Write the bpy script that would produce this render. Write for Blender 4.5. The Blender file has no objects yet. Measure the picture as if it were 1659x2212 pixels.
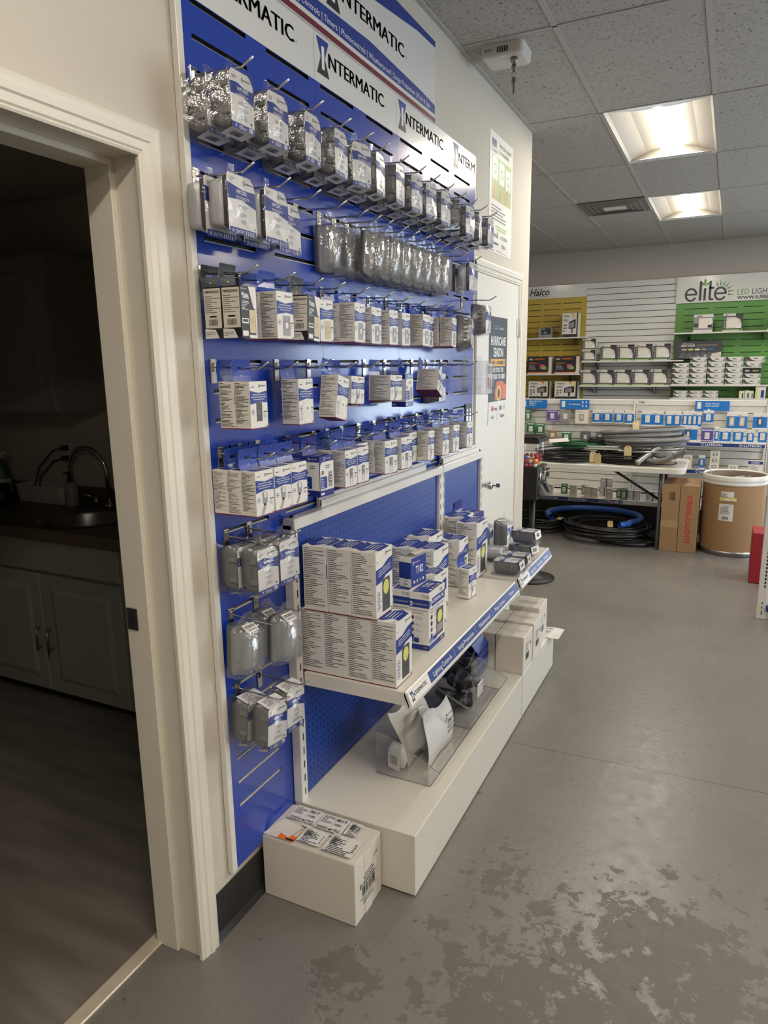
import bpy, math, random
from mathutils import Vector, Matrix
R = random.Random(7)
S = bpy.context.scene
COL = S.collection
PI = math.pi

# ------------------------------------------------------------------ camera, world, exposure, light levels
cam_d = bpy.data.cameras.new('camera'); cam = bpy.data.objects.new('camera', cam_d); COL.objects.link(cam)
RT = Vector((0.8981475, 0.43946902, -0.01407333)); DN = Vector((0.07813078, -0.19101082, -0.97847353)); FW = Vector((-0.43269696, 0.87771399, -0.20589195))
cam.matrix_world = Matrix(((RT.x, -DN.x, -FW.x, 1.265), (RT.y, -DN.y, -FW.y, 0.0), (RT.z, -DN.z, -FW.z, 1.695), (0, 0, 0, 1)))
cam_d.sensor_fit = 'VERTICAL'; cam_d.sensor_height = 24; cam_d.sensor_width = 24; cam_d.lens = 1507.09 / 2212 * 24
cam_d.clip_start = 0.02; cam_d.clip_end = 100
S.camera = cam
S.view_settings.view_transform = 'Standard'; S.view_settings.look = 'None'; S.view_settings.gamma = 1.0
S.view_settings.exposure = 1.14
S.view_settings.use_curve_mapping = False
W = bpy.data.worlds.new('world'); S.world = W; W.use_nodes = True
W.node_tree.nodes['Background'].inputs[0].default_value = (0.72, 0.86, 1.0, 1); W.node_tree.nodes['Background'].inputs[1].default_value = 3.4
try:
    S.cycles.max_bounces = 10; S.cycles.diffuse_bounces = 4; S.cycles.glossy_bounces = 4; S.cycles.transmission_bounces = 6; S.cycles.transparent_max_bounces = 14
    S.cycles.caustics_reflective = False; S.cycles.caustics_refractive = False; S.cycles.sample_clamp_indirect = 4.0
except Exception:
    pass
TUBE = 5.0                      # glow of the troffer tubes
TUBE_COL = (1.0, 0.90, 0.76)
LAMP_W = 11.5                    # light thrown down by each troffer

# ------------------------------------------------------------------ materials
def lin(c):
    return tuple((x / 255 / 12.92) if x / 255 <= 0.04045 else ((x / 255 + 0.055) / 1.055) ** 2.4 for x in c)
def nodes_of(m):
    m.use_nodes = True; return m.node_tree, m.node_tree.nodes['Principled BSDF']
def pm(name, rgb, rough=0.5, metal=0.0, spec=0.5, var=0.05, scale=14.0, bump=0.0, bscale=60.0, coat=0.0, stretch=None):
    m = bpy.data.materials.new(name); t, b = nodes_of(m); L = t.links
    c = lin(rgb)
    tc = t.nodes.new('ShaderNodeTexCoord'); src = tc.outputs['Object']
    if stretch:
        mp = t.nodes.new('ShaderNodeMapping'); mp.inputs['Scale'].default_value = stretch; L.new(src, mp.inputs[0]); src = mp.outputs[0]
    n = t.nodes.new('ShaderNodeTexNoise'); n.inputs['Scale'].default_value = scale; n.inputs['Detail'].default_value = 3; L.new(src, n.inputs['Vector'])
    mx = t.nodes.new('ShaderNodeMix'); mx.data_type = 'RGBA'; L.new(n.outputs[0], mx.inputs[0])
    mx.inputs[6].default_value = tuple(min(1, x * (1 - var)) for x in c) + (1,); mx.inputs[7].default_value = tuple(min(1, x * (1 + var)) for x in c) + (1,)
    L.new(mx.outputs[2], b.inputs['Base Color'])
    b.inputs['Roughness'].default_value = rough; b.inputs['Metallic'].default_value = metal; b.inputs['Specular IOR Level'].default_value = spec
    if coat: b.inputs['Coat Weight'].default_value = coat; b.inputs['Coat Roughness'].default_value = 0.12
    if bump:
        n2 = t.nodes.new('ShaderNodeTexNoise'); n2.inputs['Scale'].default_value = bscale; n2.inputs['Detail'].default_value = 4; L.new(src, n2.inputs['Vector'])
        bp = t.nodes.new('ShaderNodeBump'); bp.inputs['Strength'].default_value = bump; bp.inputs['Distance'].default_value = 0.01; L.new(n2.outputs[0], bp.inputs['Height']); L.new(bp.outputs[0], b.inputs['Normal'])
    return m
def clear(name, tint=(1, 1, 1), gloss=0.05, haze=0.0, bump=0.25, bscale=35.0, edge=0.55, hcol=(0.8, 0.8, 0.82)):
    m = bpy.data.materials.new(name); m.use_nodes = True; t = m.node_tree; L = t.links
    for n in list(t.nodes): t.nodes.remove(n)
    out = t.nodes.new('ShaderNodeOutputMaterial'); tr = t.nodes.new('ShaderNodeBsdfTransparent'); tr.inputs[0].default_value = tint + (1,)
    gl = t.nodes.new('ShaderNodeBsdfGlossy'); gl.inputs['Roughness'].default_value = gloss
    tc = t.nodes.new('ShaderNodeTexCoord'); nz = t.nodes.new('ShaderNodeTexNoise'); nz.inputs['Scale'].default_value = bscale; nz.inputs['Detail'].default_value = 3; L.new(tc.outputs['Object'], nz.inputs['Vector'])
    bp = t.nodes.new('ShaderNodeBump'); bp.inputs['Strength'].default_value = bump; bp.inputs['Distance'].default_value = 0.01; L.new(nz.outputs[0], bp.inputs['Height']); L.new(bp.outputs[0], gl.inputs['Normal'])
    lw = t.nodes.new('ShaderNodeLayerWeight'); lw.inputs[0].default_value = 0.35; L.new(bp.outputs[0], lw.inputs['Normal'])
    mr = t.nodes.new('ShaderNodeMapRange'); L.new(lw.outputs['Facing'], mr.inputs[0]); mr.inputs[3].default_value = 0.06; mr.inputs[4].default_value = edge
    last = tr.outputs[0]
    if haze:
        df = t.nodes.new('ShaderNodeBsdfDiffuse'); df.inputs[0].default_value = hcol + (1,)
        m0 = t.nodes.new('ShaderNodeMixShader'); m0.inputs[0].default_value = haze; L.new(tr.outputs[0], m0.inputs[1]); L.new(df.outputs[0], m0.inputs[2]); last = m0.outputs[0]
    mix = t.nodes.new('ShaderNodeMixShader'); L.new(mr.outputs[0], mix.inputs[0]); L.new(last, mix.inputs[1]); L.new(gl.outputs[0], mix.inputs[2]); L.new(mix.outputs[0], out.inputs[0])
    return m
def glow(name, col, strength):
    m = bpy.data.materials.new(name); t, b = nodes_of(m)
    b.inputs['Base Color'].default_value = (0.9, 0.9, 0.9, 1); b.inputs['Emission Color'].default_value = col + (1,); b.inputs['Emission Strength'].default_value = strength
    return m

M = dict(
 wall=pm('painted_plaster', (196, 189, 176), 0.75, var=0.02, scale=3, bump=0.10, bscale=24),
 greywall=pm('grey_paint', (176, 170, 162), 0.8, var=0.02, scale=3),
 trimw=pm('gloss_trim_paint', (214, 208, 194), 0.38, var=0.03, scale=9, bump=0.06, bscale=30),
 doorw=pm('door_paint', (216, 212, 202), 0.4, var=0.02, scale=6),
 vinyl=pm('black_vinyl', (40, 40, 42), 0.5, var=0.2, scale=8),
 blue=pm('glossy_blue_print', (15, 56, 158), 0.24, var=0.03, scale=2, bump=0.05, bscale=3.0, coat=0.6),
 bwhite=pm('glossy_white_print', (212, 211, 207), 0.32, var=0.02, scale=4, coat=0.5, bump=0.04, bscale=3),
 slatback=pm('slot_dark', (14, 13, 14), 0.6), lip=pm('slot_lip', (205, 203, 198), 0.4),
 ink=pm('black_ink', (30, 32, 38), 0.4), inkb=pm('blue_ink', (15, 46, 130), 0.45, var=0.06, scale=30), white=pm('white_card', (214, 211, 205), 0.45, var=0.03, scale=20),
 whiteg=pm('white_card_gloss', (216, 214, 210), 0.25, var=0.02, scale=20), wink=pm('white_ink', (226, 226, 226), 0.4), maroon=pm('maroon_ink', (104, 22, 42), 0.4), gink=pm('grey_ink', (92, 94, 104), 0.5),
 silver=pm('grey_photo_ink', (140, 140, 140), 0.4, var=0.15, scale=60), tan=pm('almond_ink', (196, 178, 136), 0.4), yellow=pm('dial_yellow', (206, 204, 112), 0.4), dkgrey=pm('device_dark_ink', (70, 72, 70), 0.4),
 tab=pm('blue_card_tab', (28, 62, 152), 0.22, var=0.05, scale=20, coat=0.3), navy=pm('navy_ink', (32, 40, 120), 0.3), orange=pm('orange_ink', (226, 110, 30), 0.5), red=pm('red_ink', (196, 40, 46), 0.4),
 chrome=pm('chrome', (200, 198, 194), 0.16, metal=1.0, var=0.03), steel=pm('brushed_steel', (150, 148, 145), 0.3, metal=1.0, var=0.08, scale=40),
 greyplastic=pm('grey_plastic', (112, 113, 114), 0.4, var=0.06, scale=30), midplastic=pm('grey_cover_plastic', (124, 125, 126), 0.35, var=0.05, scale=25), dkplastic=pm('dark_plastic', (44, 44, 46), 0.4, var=0.1, scale=25),
 blister=clear('blister_plastic', (0.97, 0.97, 0.98), 0.05, 0.0, 0.45, 40, 0.25), film=clear('cover_plastic', (0.98, 0.98, 0.98), 0.05, 0.10, 0.3, 16, 0.5, (0.85, 0.85, 0.86)), frost=clear('frosted_plastic', (0.85, 0.85, 0.88), 0.2, 0.55, 0.25, 20, 0.6, (0.62, 0.63, 0.66)),
 acryl=clear('clear_acrylic', (0.985, 0.985, 0.99), 0.03, 0.0, 0.03, 6, 0.22), bag=clear('poly_bag', (0.97, 0.97, 0.97), 0.08, 0.05, 0.8, 22, 0.3),
 shelfw=pm('white_shelf_enamel', (208, 204, 192), 0.32, var=0.05, scale=7, bump=0.02, bscale=30), railw=pm('white_steel', (214, 211, 204), 0.28, var=0.03, scale=10),
 concrete=None, card=pm('cardboard', (150, 118, 82), 0.7, var=0.08, scale=22), cardtape=pm('tan_tape', (166, 136, 98), 0.4), wbox=pm('white_cardboard', (206, 200, 189), 0.6, var=0.03, scale=9, bump=0.03, bscale=12),
 black=pm('black_paint', (20, 20, 22), 0.42, var=0.2, scale=20), cable=pm('black_cable', (22, 22, 23), 0.38, var=0.3, scale=30), green=pm('green_print', (92, 148, 72), 0.35, var=0.04, scale=3), yel=pm('yellow_print', (182, 158, 56), 0.4, var=0.04, scale=3),
 conduit=pm('grey_conduit', (118, 118, 118), 0.38, var=0.1, scale=30), flex=pm('metal_conduit', (150, 148, 144), 0.28, metal=0.8, var=0.1, scale=90), manila=pm('manila_tag', (206, 186, 138), 0.6), greenwire=pm('green_wire', (24, 92, 60), 0.4), whitewire=pm('white_wire', (200, 198, 192), 0.4),
 pipe=pm('blue_pipe', (44, 88, 170), 0.35, var=0.06, scale=12), tablew=pm('table_plastic', (204, 201, 192), 0.45, var=0.04, scale=20, bump=0.05, bscale=120), lut=pm('strip_blue', (28, 54, 118), 0.4), sky=pm('product_blue', (28, 112, 190), 0.35, var=0.05, scale=12), pgreen=pm('product_green', (30, 104, 66), 0.35, var=0.08, scale=20), purple=pm('product_violet', (92, 78, 156), 0.35),
 grey5=pm('dark_grey_ink', (62, 64, 66), 0.5), cream=pm('cream_ink', (222, 218, 204), 0.4), redbox=pm('red_enamel', (150, 28, 40), 0.35, var=0.06, scale=8), binblue=pm('bin_blue', (30, 50, 120), 0.35, var=0.05), bagw=pm('white_poly', (196, 195, 192), 0.3, var=0.08, scale=9, bump=0.35, bscale=22),
 cab=pm('dimmed_cabinet_paint', (150, 147, 140), 0.45, var=0.03), edge=pm('acrylic_cut_edge', (112, 114, 118), 0.2), amber=pm('amber_ink', (224, 160, 46), 0.4), tape=pm('clear_tape_on_card', (200, 195, 186), 0.15), counter=pm('laminate', (88, 74, 56), 0.4, var=0.2, scale=24), soap=pm('soap_bottle', (150, 150, 145), 0.3), sprayg=pm('green_bottle', (60, 96, 50), 0.35), sprayr=pm('red_bottle', (150, 40, 30), 0.35), brush=pm('worn_metal_strip', (212, 200, 178), 0.35, metal=0.3, var=0.2, scale=18),  # cab: off-white paint greyed so the unlit kitchen's shade is in its colour
 vent=pm('vent_grey', (116, 112, 106), 0.6, var=0.12, scale=6), plastic=pm('white_plastic', (206, 203, 195), 0.4), brown=pm('brown_print', (150, 120, 80), 0.4), fire=pm('fire_print', (196, 92, 30), 0.4, var=0.55, scale=14), leaf=pm('grass_print', (132, 168, 92), 0.4, var=0.25, scale=26), skin=pm('hand_print', (200, 140, 112), 0.4), tile=None, wood=None, peg=None)
M['tube'] = glow('tube_glow', TUBE_COL, TUBE)
M['reflector'] = pm('reflector_enamel', (200, 196, 188), 0.55, var=0.01); M['tbar'] = pm('ceiling_grid_paint', (178, 174, 168), 0.5, var=0.02)
for i, c in enumerate([(196, 60, 80), (222, 196, 60), (74, 122, 168), (224, 116, 60), (222, 214, 204), (200, 90, 110)]): M['gum%d' % i] = pm('gumball_colour', c, 0.25)

def tile_mat():
    m = pm('acoustic_tile', (178, 174, 168), 0.9, var=0.02, scale=4); t, b = nodes_of(m); L = t.links
    tc = t.nodes.new('ShaderNodeTexCoord')
    n = t.nodes.new('ShaderNodeTexNoise'); n.inputs['Scale'].default_value = 85; n.inputs['Detail'].default_value = 2; n.inputs['Distortion'].default_value = 1.2; L.new(tc.outputs['Object'], n.inputs['Vector'])
    cr = t.nodes.new('ShaderNodeMapRange'); L.new(n.outputs[0], cr.inputs[0]); cr.inputs[1].default_value = 0.33; cr.inputs[2].default_value = 0.40
    base = b.inputs['Base Color'].links[0].from_socket
    mx = t.nodes.new('ShaderNodeMix'); mx.data_type = 'RGBA'; L.new(cr.outputs[0], mx.inputs[0]); mx.inputs[6].default_value = lin((96, 93, 90)) + (1,); L.new(base, mx.inputs[7]); L.new(mx.outputs[2], b.inputs['Base Color'])
    bp = t.nodes.new('ShaderNodeBump'); bp.inputs['Strength'].default_value = 0.3; bp.inputs['Distance'].default_value = 0.003; L.new(cr.outputs[0], bp.inputs['Height']); L.new(bp.outputs[0], b.inputs['Normal'])
    return m
M['tile'] = tile_mat()
def peg_mat():
    m = pm('perforated_blue_steel', (28, 62, 142), 0.35, var=0.02, scale=3); t, b = nodes_of(m); L = t.links
    tc = t.nodes.new('ShaderNodeTexCoord'); mp = t.nodes.new('ShaderNodeMapping'); mp.inputs['Scale'].default_value = (0, 1 / 0.0254, 1 / 0.0254); L.new(tc.outputs['Object'], mp.inputs[0])
    fr = t.nodes.new('ShaderNodeVectorMath'); fr.operation = 'FRACTION'; L.new(mp.outputs[0], fr.inputs[0])
    ds = t.nodes.new('ShaderNodeVectorMath'); ds.operation = 'DISTANCE'; L.new(fr.outputs[0], ds.inputs[0]); ds.inputs[1].default_value = (0, 0.5, 0.5)
    lt = t.nodes.new('ShaderNodeMath'); lt.operation = 'GREATER_THAN'; L.new(ds.outputs['Value'], lt.inputs[0]); lt.inputs[1].default_value = 0.17
    base = b.inputs['Base Color'].links[0].from_socket
    mx = t.nodes.new('ShaderNodeMix'); mx.data_type = 'RGBA'; L.new(lt.outputs[0], mx.inputs[0]); mx.inputs[6].default_value = (0.008, 0.01, 0.03, 1); L.new(base, mx.inputs[7]); L.new(mx.outputs[2], b.inputs['Base Color'])
    return m
M['peg'] = peg_mat()
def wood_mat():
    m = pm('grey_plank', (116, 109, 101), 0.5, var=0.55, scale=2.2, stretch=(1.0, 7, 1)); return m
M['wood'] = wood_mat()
def concrete_mat():
    m = bpy.data.materials.new('sealed_concrete'); t, b = nodes_of(m); L = t.links; N = t.nodes.new
    tc = N('ShaderNodeTexCoord'); P = tc.outputs['Object']
    def noise(sc, det=5, rough=0.55, dist=0.0):
        n = N('ShaderNodeTexNoise'); n.inputs['Scale'].default_value = sc; n.inputs['Detail'].default_value = det; n.inputs['Roughness'].default_value = rough; n.inputs['Distortion'].default_value = dist; L.new(P, n.inputs['Vector']); return n.outputs[0]
    def rng(s, a, c, lo=0.0, hi=1.0):
        r = N('ShaderNodeMapRange'); L.new(s, r.inputs[0]); r.inputs[1].default_value = a; r.inputs[2].default_value = c; r.inputs[3].default_value = lo; r.inputs[4].default_value = hi; return r.outputs[0]
    def math_(op, a, c):
        q = N('ShaderNodeMath'); q.operation = op
        for i, s in enumerate((a, c)):
            if isinstance(s, (int, float)): q.inputs[i].default_value = s
            else: L.new(s, q.inputs[i])
        return q.outputs[0]
    def mixc(f, a, c):
        q = N('ShaderNodeMix'); q.data_type = 'RGBA'; L.new(f, q.inputs[0])
        for i, s in ((6, a), (7, c)):
            if isinstance(s, tuple): q.inputs[i].default_value = s + (1,)
            else: L.new(s, q.inputs[i])
        return q.outputs[2]
    base = mixc(rng(noise(2.2, 7), 0.3, 0.7), lin((110, 107, 103)), lin((118, 115, 111)))
    base = mixc(rng(noise(60, 3), 0.35, 0.65, 0.0, 0.35), base, lin((100, 98, 95)))
    # worn, flaked area of the sealer around (1.15, 1.35)
    def blob(x, y, r0, r1):
        d = N('ShaderNodeVectorMath'); d.operation = 'DISTANCE'; L.new(P, d.inputs[0]); d.inputs[1].default_value = (x, y, 0); return rng(d.outputs['Value'], r0, r1, 1.0, 0.0)
    area = math_('MAXIMUM', blob(1.1, 1.5, 0.28, 0.72), blob(1.25, 1.8, 0.2, 0.6))
    area = math_('MAXIMUM', area, blob(0.70, 2.0, 0.04, 0.22))
    area = math_('MAXIMUM', area, blob(0.42, 1.42, 0.02, 0.2))
    f = noise(8.5, 8, 0.66, 0.3)
    worn = rng(math_('ADD', f, math_('MULTIPLY', area, 0.208)), 0.668, 0.676)
    worn2 = rng(math_('ADD', noise(19, 7, 0.68, 0.2), math_('MULTIPLY', area, 0.18)), 0.678, 0.686)
    worn = math_('MAXIMUM', worn, worn2)
    rim = rng(math_('ADD', f, math_('MULTIPLY', area, 0.208)), 0.652, 0.670)
    c = mixc(math_('MULTIPLY', math_('SUBTRACT', rim, worn), 0.6), base, lin((130, 126, 121)))
    c = mixc(math_('MULTIPLY', worn, 0.62), c, lin((82, 78, 73)))
    spots = rng(noise(22, 2, 0.4), 0.735, 0.745)
    c = mixc(math_('MULTIPLY', spots, 0.7), c, lin((72, 68, 64)))
    # saw-cut joint and a hairline crack
    sp = N('ShaderNodeSeparateXYZ'); L.new(P, sp.inputs[0])
    j = math_('SUBTRACT', math_('ADD', sp.outputs[1], math_('MULTIPLY', noise(7, 3), 0.012)), math_('ADD', 2.836, math_('MULTIPLY', sp.outputs[0], 0.047)))
    joint = rng(math_('ABSOLUTE', j, 0), 0.0022, 0.0045, 1.0, 0.0)
    c = mixc(math_('MULTIPLY', joint, 0.8), c, lin((70, 66, 62)))
    L.new(c, b.inputs['Base Color'])
    L.new(rng(math_('ADD', noise(18, 5), math_('MULTIPLY', worn, 0.45)), 0.3, 1.2, 0.27, 0.6), b.inputs['Roughness'])
    b.inputs['Specular IOR Level'].default_value = 0.55
    h = math_('SUBTRACT', math_('MULTIPLY', noise(38, 5), 0.5), math_('MULTIPLY', worn, 0.35))
    bp = N('ShaderNodeBump'); bp.inputs['Strength'].default_value = 0.22; bp.inputs['Distance'].default_value = 0.01; L.new(h, bp.inputs['Height']); L.new(bp.outputs[0], b.inputs['Normal'])
    return m
M['concrete'] = concrete_mat()

# ------------------------------------------------------------------ mesh helpers
_G = {}
def glyphs(s, bold=0.0, shear=0.0):
    k = (s, bold, shear)
    if k not in _G:
        cu = bpy.data.curves.new('t', 'FONT'); cu.body = s; cu.resolution_u = 2; cu.offset = bold; cu.shear = shear
        ob = bpy.data.objects.new('t', cu); me = bpy.data.meshes.new_from_object(ob)
        v = [(p.co.x, p.co.y) for p in me.vertices]; f = [tuple(p.vertices) for p in me.polygons]
        bpy.data.objects.remove(ob); bpy.data.meshes.remove(me); bpy.data.curves.remove(cu)
        x0 = min(p[0] for p in v); x1 = max(p[0] for p in v)
        _G[k] = ([(a - x0, b) for a, b in v], f, x1 - x0)
    return _G[k]
def FX(x, y0, z0): return (Vector((x, y0, z0)), Vector((0, 1, 0)), Vector((0, 0, 1)), Vector((1, 0, 0)))      # a face looking into the shop
def FY(y, x0, z0): return (Vector((x0, y, z0)), Vector((1, 0, 0)), Vector((0, 0, 1)), Vector((0, -1, 0)))     # a face looking towards -y
def FT(z, x0, y0): return (Vector((x0, y0, z)), Vector((0, 1, 0)), Vector((-1, 0, 0)), Vector((0, 0, 1)))     # a top face, read from the shop side
def FTY(z, x0, y0): return (Vector((x0, y0, z)), Vector((1, 0, 0)), Vector((0, 1, 0)), Vector((0, 0, 1)))     # a top face, read from -y
def FB(z, x0, y0): return (Vector((x0, y0, z)), Vector((0, 1, 0)), Vector((1, 0, 0)), Vector((0, 0, -1)))
class MB:
    def __init__(s): s.v = []; s.f = []; s.m = []; s.sm = []; s.mats = []
    def mi(s, m):
        m = M[m] if isinstance(m, str) else m
        if m not in s.mats: s.mats.append(m)
        return s.mats.index(m)
    def add(s, vs, fs, mat, smooth=False):
        o = len(s.v); s.v += [tuple(p) for p in vs]; i = s.mi(mat)
        for f in fs: s.f.append(tuple(o + k for k in f)); s.m.append(i); s.sm.append(smooth)
        return s
    def box(s, x0, x1, y0, y1, z0, z1, mat, b=0.0):
        if b <= 0:
            vs = [(x, y, z) for x in (x0, x1) for y in (y0, y1) for z in (z0, z1)]
            return s.add(vs, [(0, 1, 3, 2), (4, 6, 7, 5), (0, 4, 5, 1), (2, 3, 7, 6), (0, 2, 6, 4), (1, 5, 7, 3)], mat)
        vs = []; ix = {}
        for i, x in enumerate((x0, x1)):
            for j, y in enumerate((y0, y1)):
                for k, z in enumerate((z0, z1)):
                    dx = b if i == 0 else -b; dy = b if j == 0 else -b; dz = b if k == 0 else -b
                    for a, p in enumerate(((x, y + dy, z + dz), (x + dx, y, z + dz), (x + dx, y + dy, z))):
                        ix[i, j, k, a] = len(vs); vs.append(p)
        fs = []
        for i in (0, 1): fs.append([ix[i, j, k, 0] for j, k in ((0, 0), (0, 1), (1, 1), (1, 0))])
        for j in (0, 1): fs.append([ix[i, j, k, 1] for i, k in ((0, 0), (1, 0), (1, 1), (0, 1))])
        for k in (0, 1): fs.append([ix[i, j, k, 2] for i, j in ((0, 0), (0, 1), (1, 1), (1, 0))])
        for j in (0, 1):
            for k in (0, 1): fs.append([ix[0, j, k, 1], ix[1, j, k, 1], ix[1, j, k, 2], ix[0, j, k, 2]])
        for i in (0, 1):
            for k in (0, 1): fs.append([ix[i, 0, k, 0], ix[i, 1, k, 0], ix[i, 1, k, 2], ix[i, 0, k, 2]])
        for i in (0, 1):
            for j in (0, 1): fs.append([ix[i, j, 0, 0], ix[i, j, 1, 0], ix[i, j, 1, 1], ix[i, j, 0, 1]])
        for i in (0, 1):
            for j in (0, 1):
                for k in (0, 1): fs.append([ix[i, j, k, 0], ix[i, j, k, 1], ix[i, j, k, 2]])
        return s.add(vs, fs, mat)
    def poly(s, F, pts, mat, off=0.0004):
        O, U, V, N = F
        return s.add([O + U * a + V * b + N * off for a, b in pts], [tuple(range(len(pts)))], mat)
    def rect(s, F, u0, v0, u1, v1, mat, off=0.0004): return s.poly(F, [(u0, v0), (u1, v0), (u1, v1), (u0, v1)], mat, off)
    def rrect(s, F, u0, v0, u1, v1, r, mat, off=0.0004, n=4):
        pts = []
        for cx, cy, a0 in ((u1 - r, v0 + r, -90), (u1 - r, v1 - r, 0), (u0 + r, v1 - r, 90), (u0 + r, v0 + r, 180)):
            for i in range(n + 1):
                a = math.radians(a0 + 90 * i / n); pts.append((cx + r * math.cos(a), cy + r * math.sin(a)))
        return s.poly(F, pts, mat, off)
    def disc(s, F, u, v, r, mat, off=0.0006, n=16, ry=None):
        return s.poly(F, [(u + r * math.cos(2 * PI * i / n), v + (ry or r) * math.sin(2 * PI * i / n)) for i in range(n)], mat, off)
    def ring(s, F, u, v, r, w, mat, off=0.0006, n=16):
        O, U, V, N = F; vs = []
        for i in range(n):
            a = 2 * PI * i / n
            for q in (r, r - w): vs.append(O + U * (u + q * math.cos(a)) + V * (v + q * math.sin(a)) + N * off)
        return s.add(vs, [(2 * i, 2 * ((i + 1) % n), 2 * ((i + 1) % n) + 1, 2 * i + 1) for i in range(n)], mat)
    def text(s, F, st, u, v, h, mat, off=0.0008, w=None, sx=1.0, bold=0.0, shear=0.0, al='l', rot=0.0):
        vs, fs, wd = glyphs(st, bold, shear); sc = h / 0.70; kx = sc * sx
        if w: kx = w / wd
        O, U, V, N = F; u0 = u - (wd * kx / 2 if al == 'c' else wd * kx if al == 'r' else 0)
        c, q = math.cos(rot), math.sin(rot)
        out = []
        for a, b in vs:
            p, r = u0 - u + a * kx, b * sc
            out.append(O + U * (u + p * c - r * q) + V * (v + p * q + r * c) + N * off)
        return s.add(out, fs, mat)
    def lines(s, F, u0, v0, w, h, n, mat='gink', th=0.35, seed=0, off=0.0006, cen=False):
        r = random.Random(seed); st = h / n
        for i in range(n):
            l = w * r.uniform(0.35, 1.0); v = v0 + h - (i + 1) * st
            a = u0 + (w - l) / 2 if cen else u0
            s.rect(F, a, v, a + l, v + st * th, mat, off)
        return s
    def bars(s, F, u0, v0, w, h, n, mat='ink', seed=3, off=0.0007):
        r = random.Random(seed); x = u0
        while x < u0 + w:
            t = w / n * r.uniform(0.3, 1.1); s.rect(F, x, v0, min(x + t, u0 + w), v0 + h, mat, off); x += t + w / n * r.uniform(0.4, 1.0)
        return s
    def tube(s, pts, r, mat, n=8, closed=False, cap=True, smooth=True, ridge=0.0):
        P = [Vector(p) for p in pts]; k = len(P); vs = []; fs = []
        up = Vector((0.13, 0.31, 0.94)); 
        for i in range(k):
            a = P[(i - 1) % k] if (closed or i) else P[0]; c = P[(i + 1) % k] if (closed or i < k - 1) else P[-1]
            t = (c - a); t = t.normalized() if t.length > 1e-9 else Vector((0, 0, 1))
            u = up - t * up.dot(t)
            if u.length < 0.15: u = Vector((1, 0.2, 0)) - t * t.dot(Vector((1, 0.2, 0)))
            u.normalize(); w = t.cross(u); rr = (r[i] if isinstance(r, (list, tuple)) else r) * (1 + (ridge if i % 2 else -ridge))
            for j in range(n): q = 2 * PI * j / n; vs.append(P[i] + (u * math.cos(q) + w * math.sin(q)) * rr)
        for i in range(k if closed else k - 1):
            a = i * n; c = ((i + 1) % k) * n
            for j in range(n): fs.append((a + j, a + (j + 1) % n, c + (j + 1) % n, c + j))
        if cap and not closed: fs += [tuple(reversed(range(n))), tuple((k - 1) * n + j for j in range(n))]
        return s.add(vs, fs, mat, smooth)
    def lathe(s, prof, mat, n=24, c=(0, 0, 0), axis='z', smooth=True, a0=0.0, a1=2 * PI):
        full = abs(a1 - a0 - 2 * PI) < 1e-6; k = n if full else n + 1; vs = []; fs = []
        for i in range(k):
            a = a0 + (a1 - a0) * i / n
            for r, h in prof:
                x, y = r * math.cos(a), r * math.sin(a)
                p = (x, y, h) if axis == 'z' else (h, x, y) if axis == 'x' else (x, h, y)
                vs.append((c[0] + p[0], c[1] + p[1], c[2] + p[2]))
        m = len(prof)
        for i in range(n):
            b = ((i + 1) % k) * m
            for j in range(m - 1): fs.append((i * m + j, b + j, b + j + 1, i * m + j + 1))
        return s.add(vs, fs, mat, smooth)
    def loft(s, secs, mat, cap0=True, cap1=True, smooth=False, n=3, axis='x'):
        # rounded rectangles (pos, half width along y, z0, z1, corner radius) joined along one axis
        vs = []; fs = []; k = 4 * (n + 1)
        for x, hw, z0, z1, r in secs:
            for cy, cz, a0 in ((hw - r, z0 + r, -90), (hw - r, z1 - r, 0), (-hw + r, z1 - r, 90), (-hw + r, z0 + r, 180)):
                for i in range(n + 1):
                    a = math.radians(a0 + 90 * i / n); y, z = cy + r * math.cos(a), cz + r * math.sin(a)
                    vs.append((x, y, z) if axis == 'x' else (y, z, x))
        for i in range(len(secs) - 1):
            for j in range(k): fs.append((i * k + j, i * k + (j + 1) % k, (i + 1) * k + (j + 1) % k, (i + 1) * k + j))
        if cap0: fs.append(tuple(reversed(range(k))))
        if cap1: fs.append(tuple((len(secs) - 1) * k + j for j in range(k)))
        return s.add(vs, fs, mat, smooth)
    def prism(s, pts, y0, y1, mat, axis='y'):
        n = len(pts)
        def mk(p, t): return (p[0], t, p[1]) if axis == 'y' else (t, p[0], p[1]) if axis == 'x' else (p[0], p[1], t)
        vs = [mk(p, y0) for p in pts] + [mk(p, y1) for p in pts]
        fs = [tuple(range(n)), tuple(reversed(range(n, 2 * n)))] + [(i, i + n, (i + 1) % n + n, (i + 1) % n) for i in range(n)]
        return s.add(vs, fs, mat)
    def sphere(s, c, r, mat, n=10, m=6, sz=1.0):
        prof = [(r * math.sin(PI * i / m) + 1e-5, -r * sz * math.cos(PI * i / m)) for i in range(m + 1)]
        return s.lathe(prof, mat, n, c)
    def xf(s, mt):
        s.v = [tuple(mt @ Vector(p)) for p in s.v]; return s
    def mesh(s, name):
        me = bpy.data.meshes.new(name); me.from_pydata(s.v, [], s.f)
        for m in s.mats: me.materials.append(m)
        me.polygons.foreach_set('material_index', s.m); me.polygons.foreach_set('use_smooth', s.sm); me.update()
        return me
    def build(s, name, parent=None, loc=(0, 0, 0), kind=None):
        o = bpy.data.objects.new(name, s.mesh(name)); COL.objects.link(o); o.location = loc
        if parent: o.parent = parent
        if kind: o['kind'] = kind
        return o
def tag(o, label, cat, group=None):
    o['label'] = label; o['category'] = cat
    if group: o['group'] = group
    return o
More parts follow.
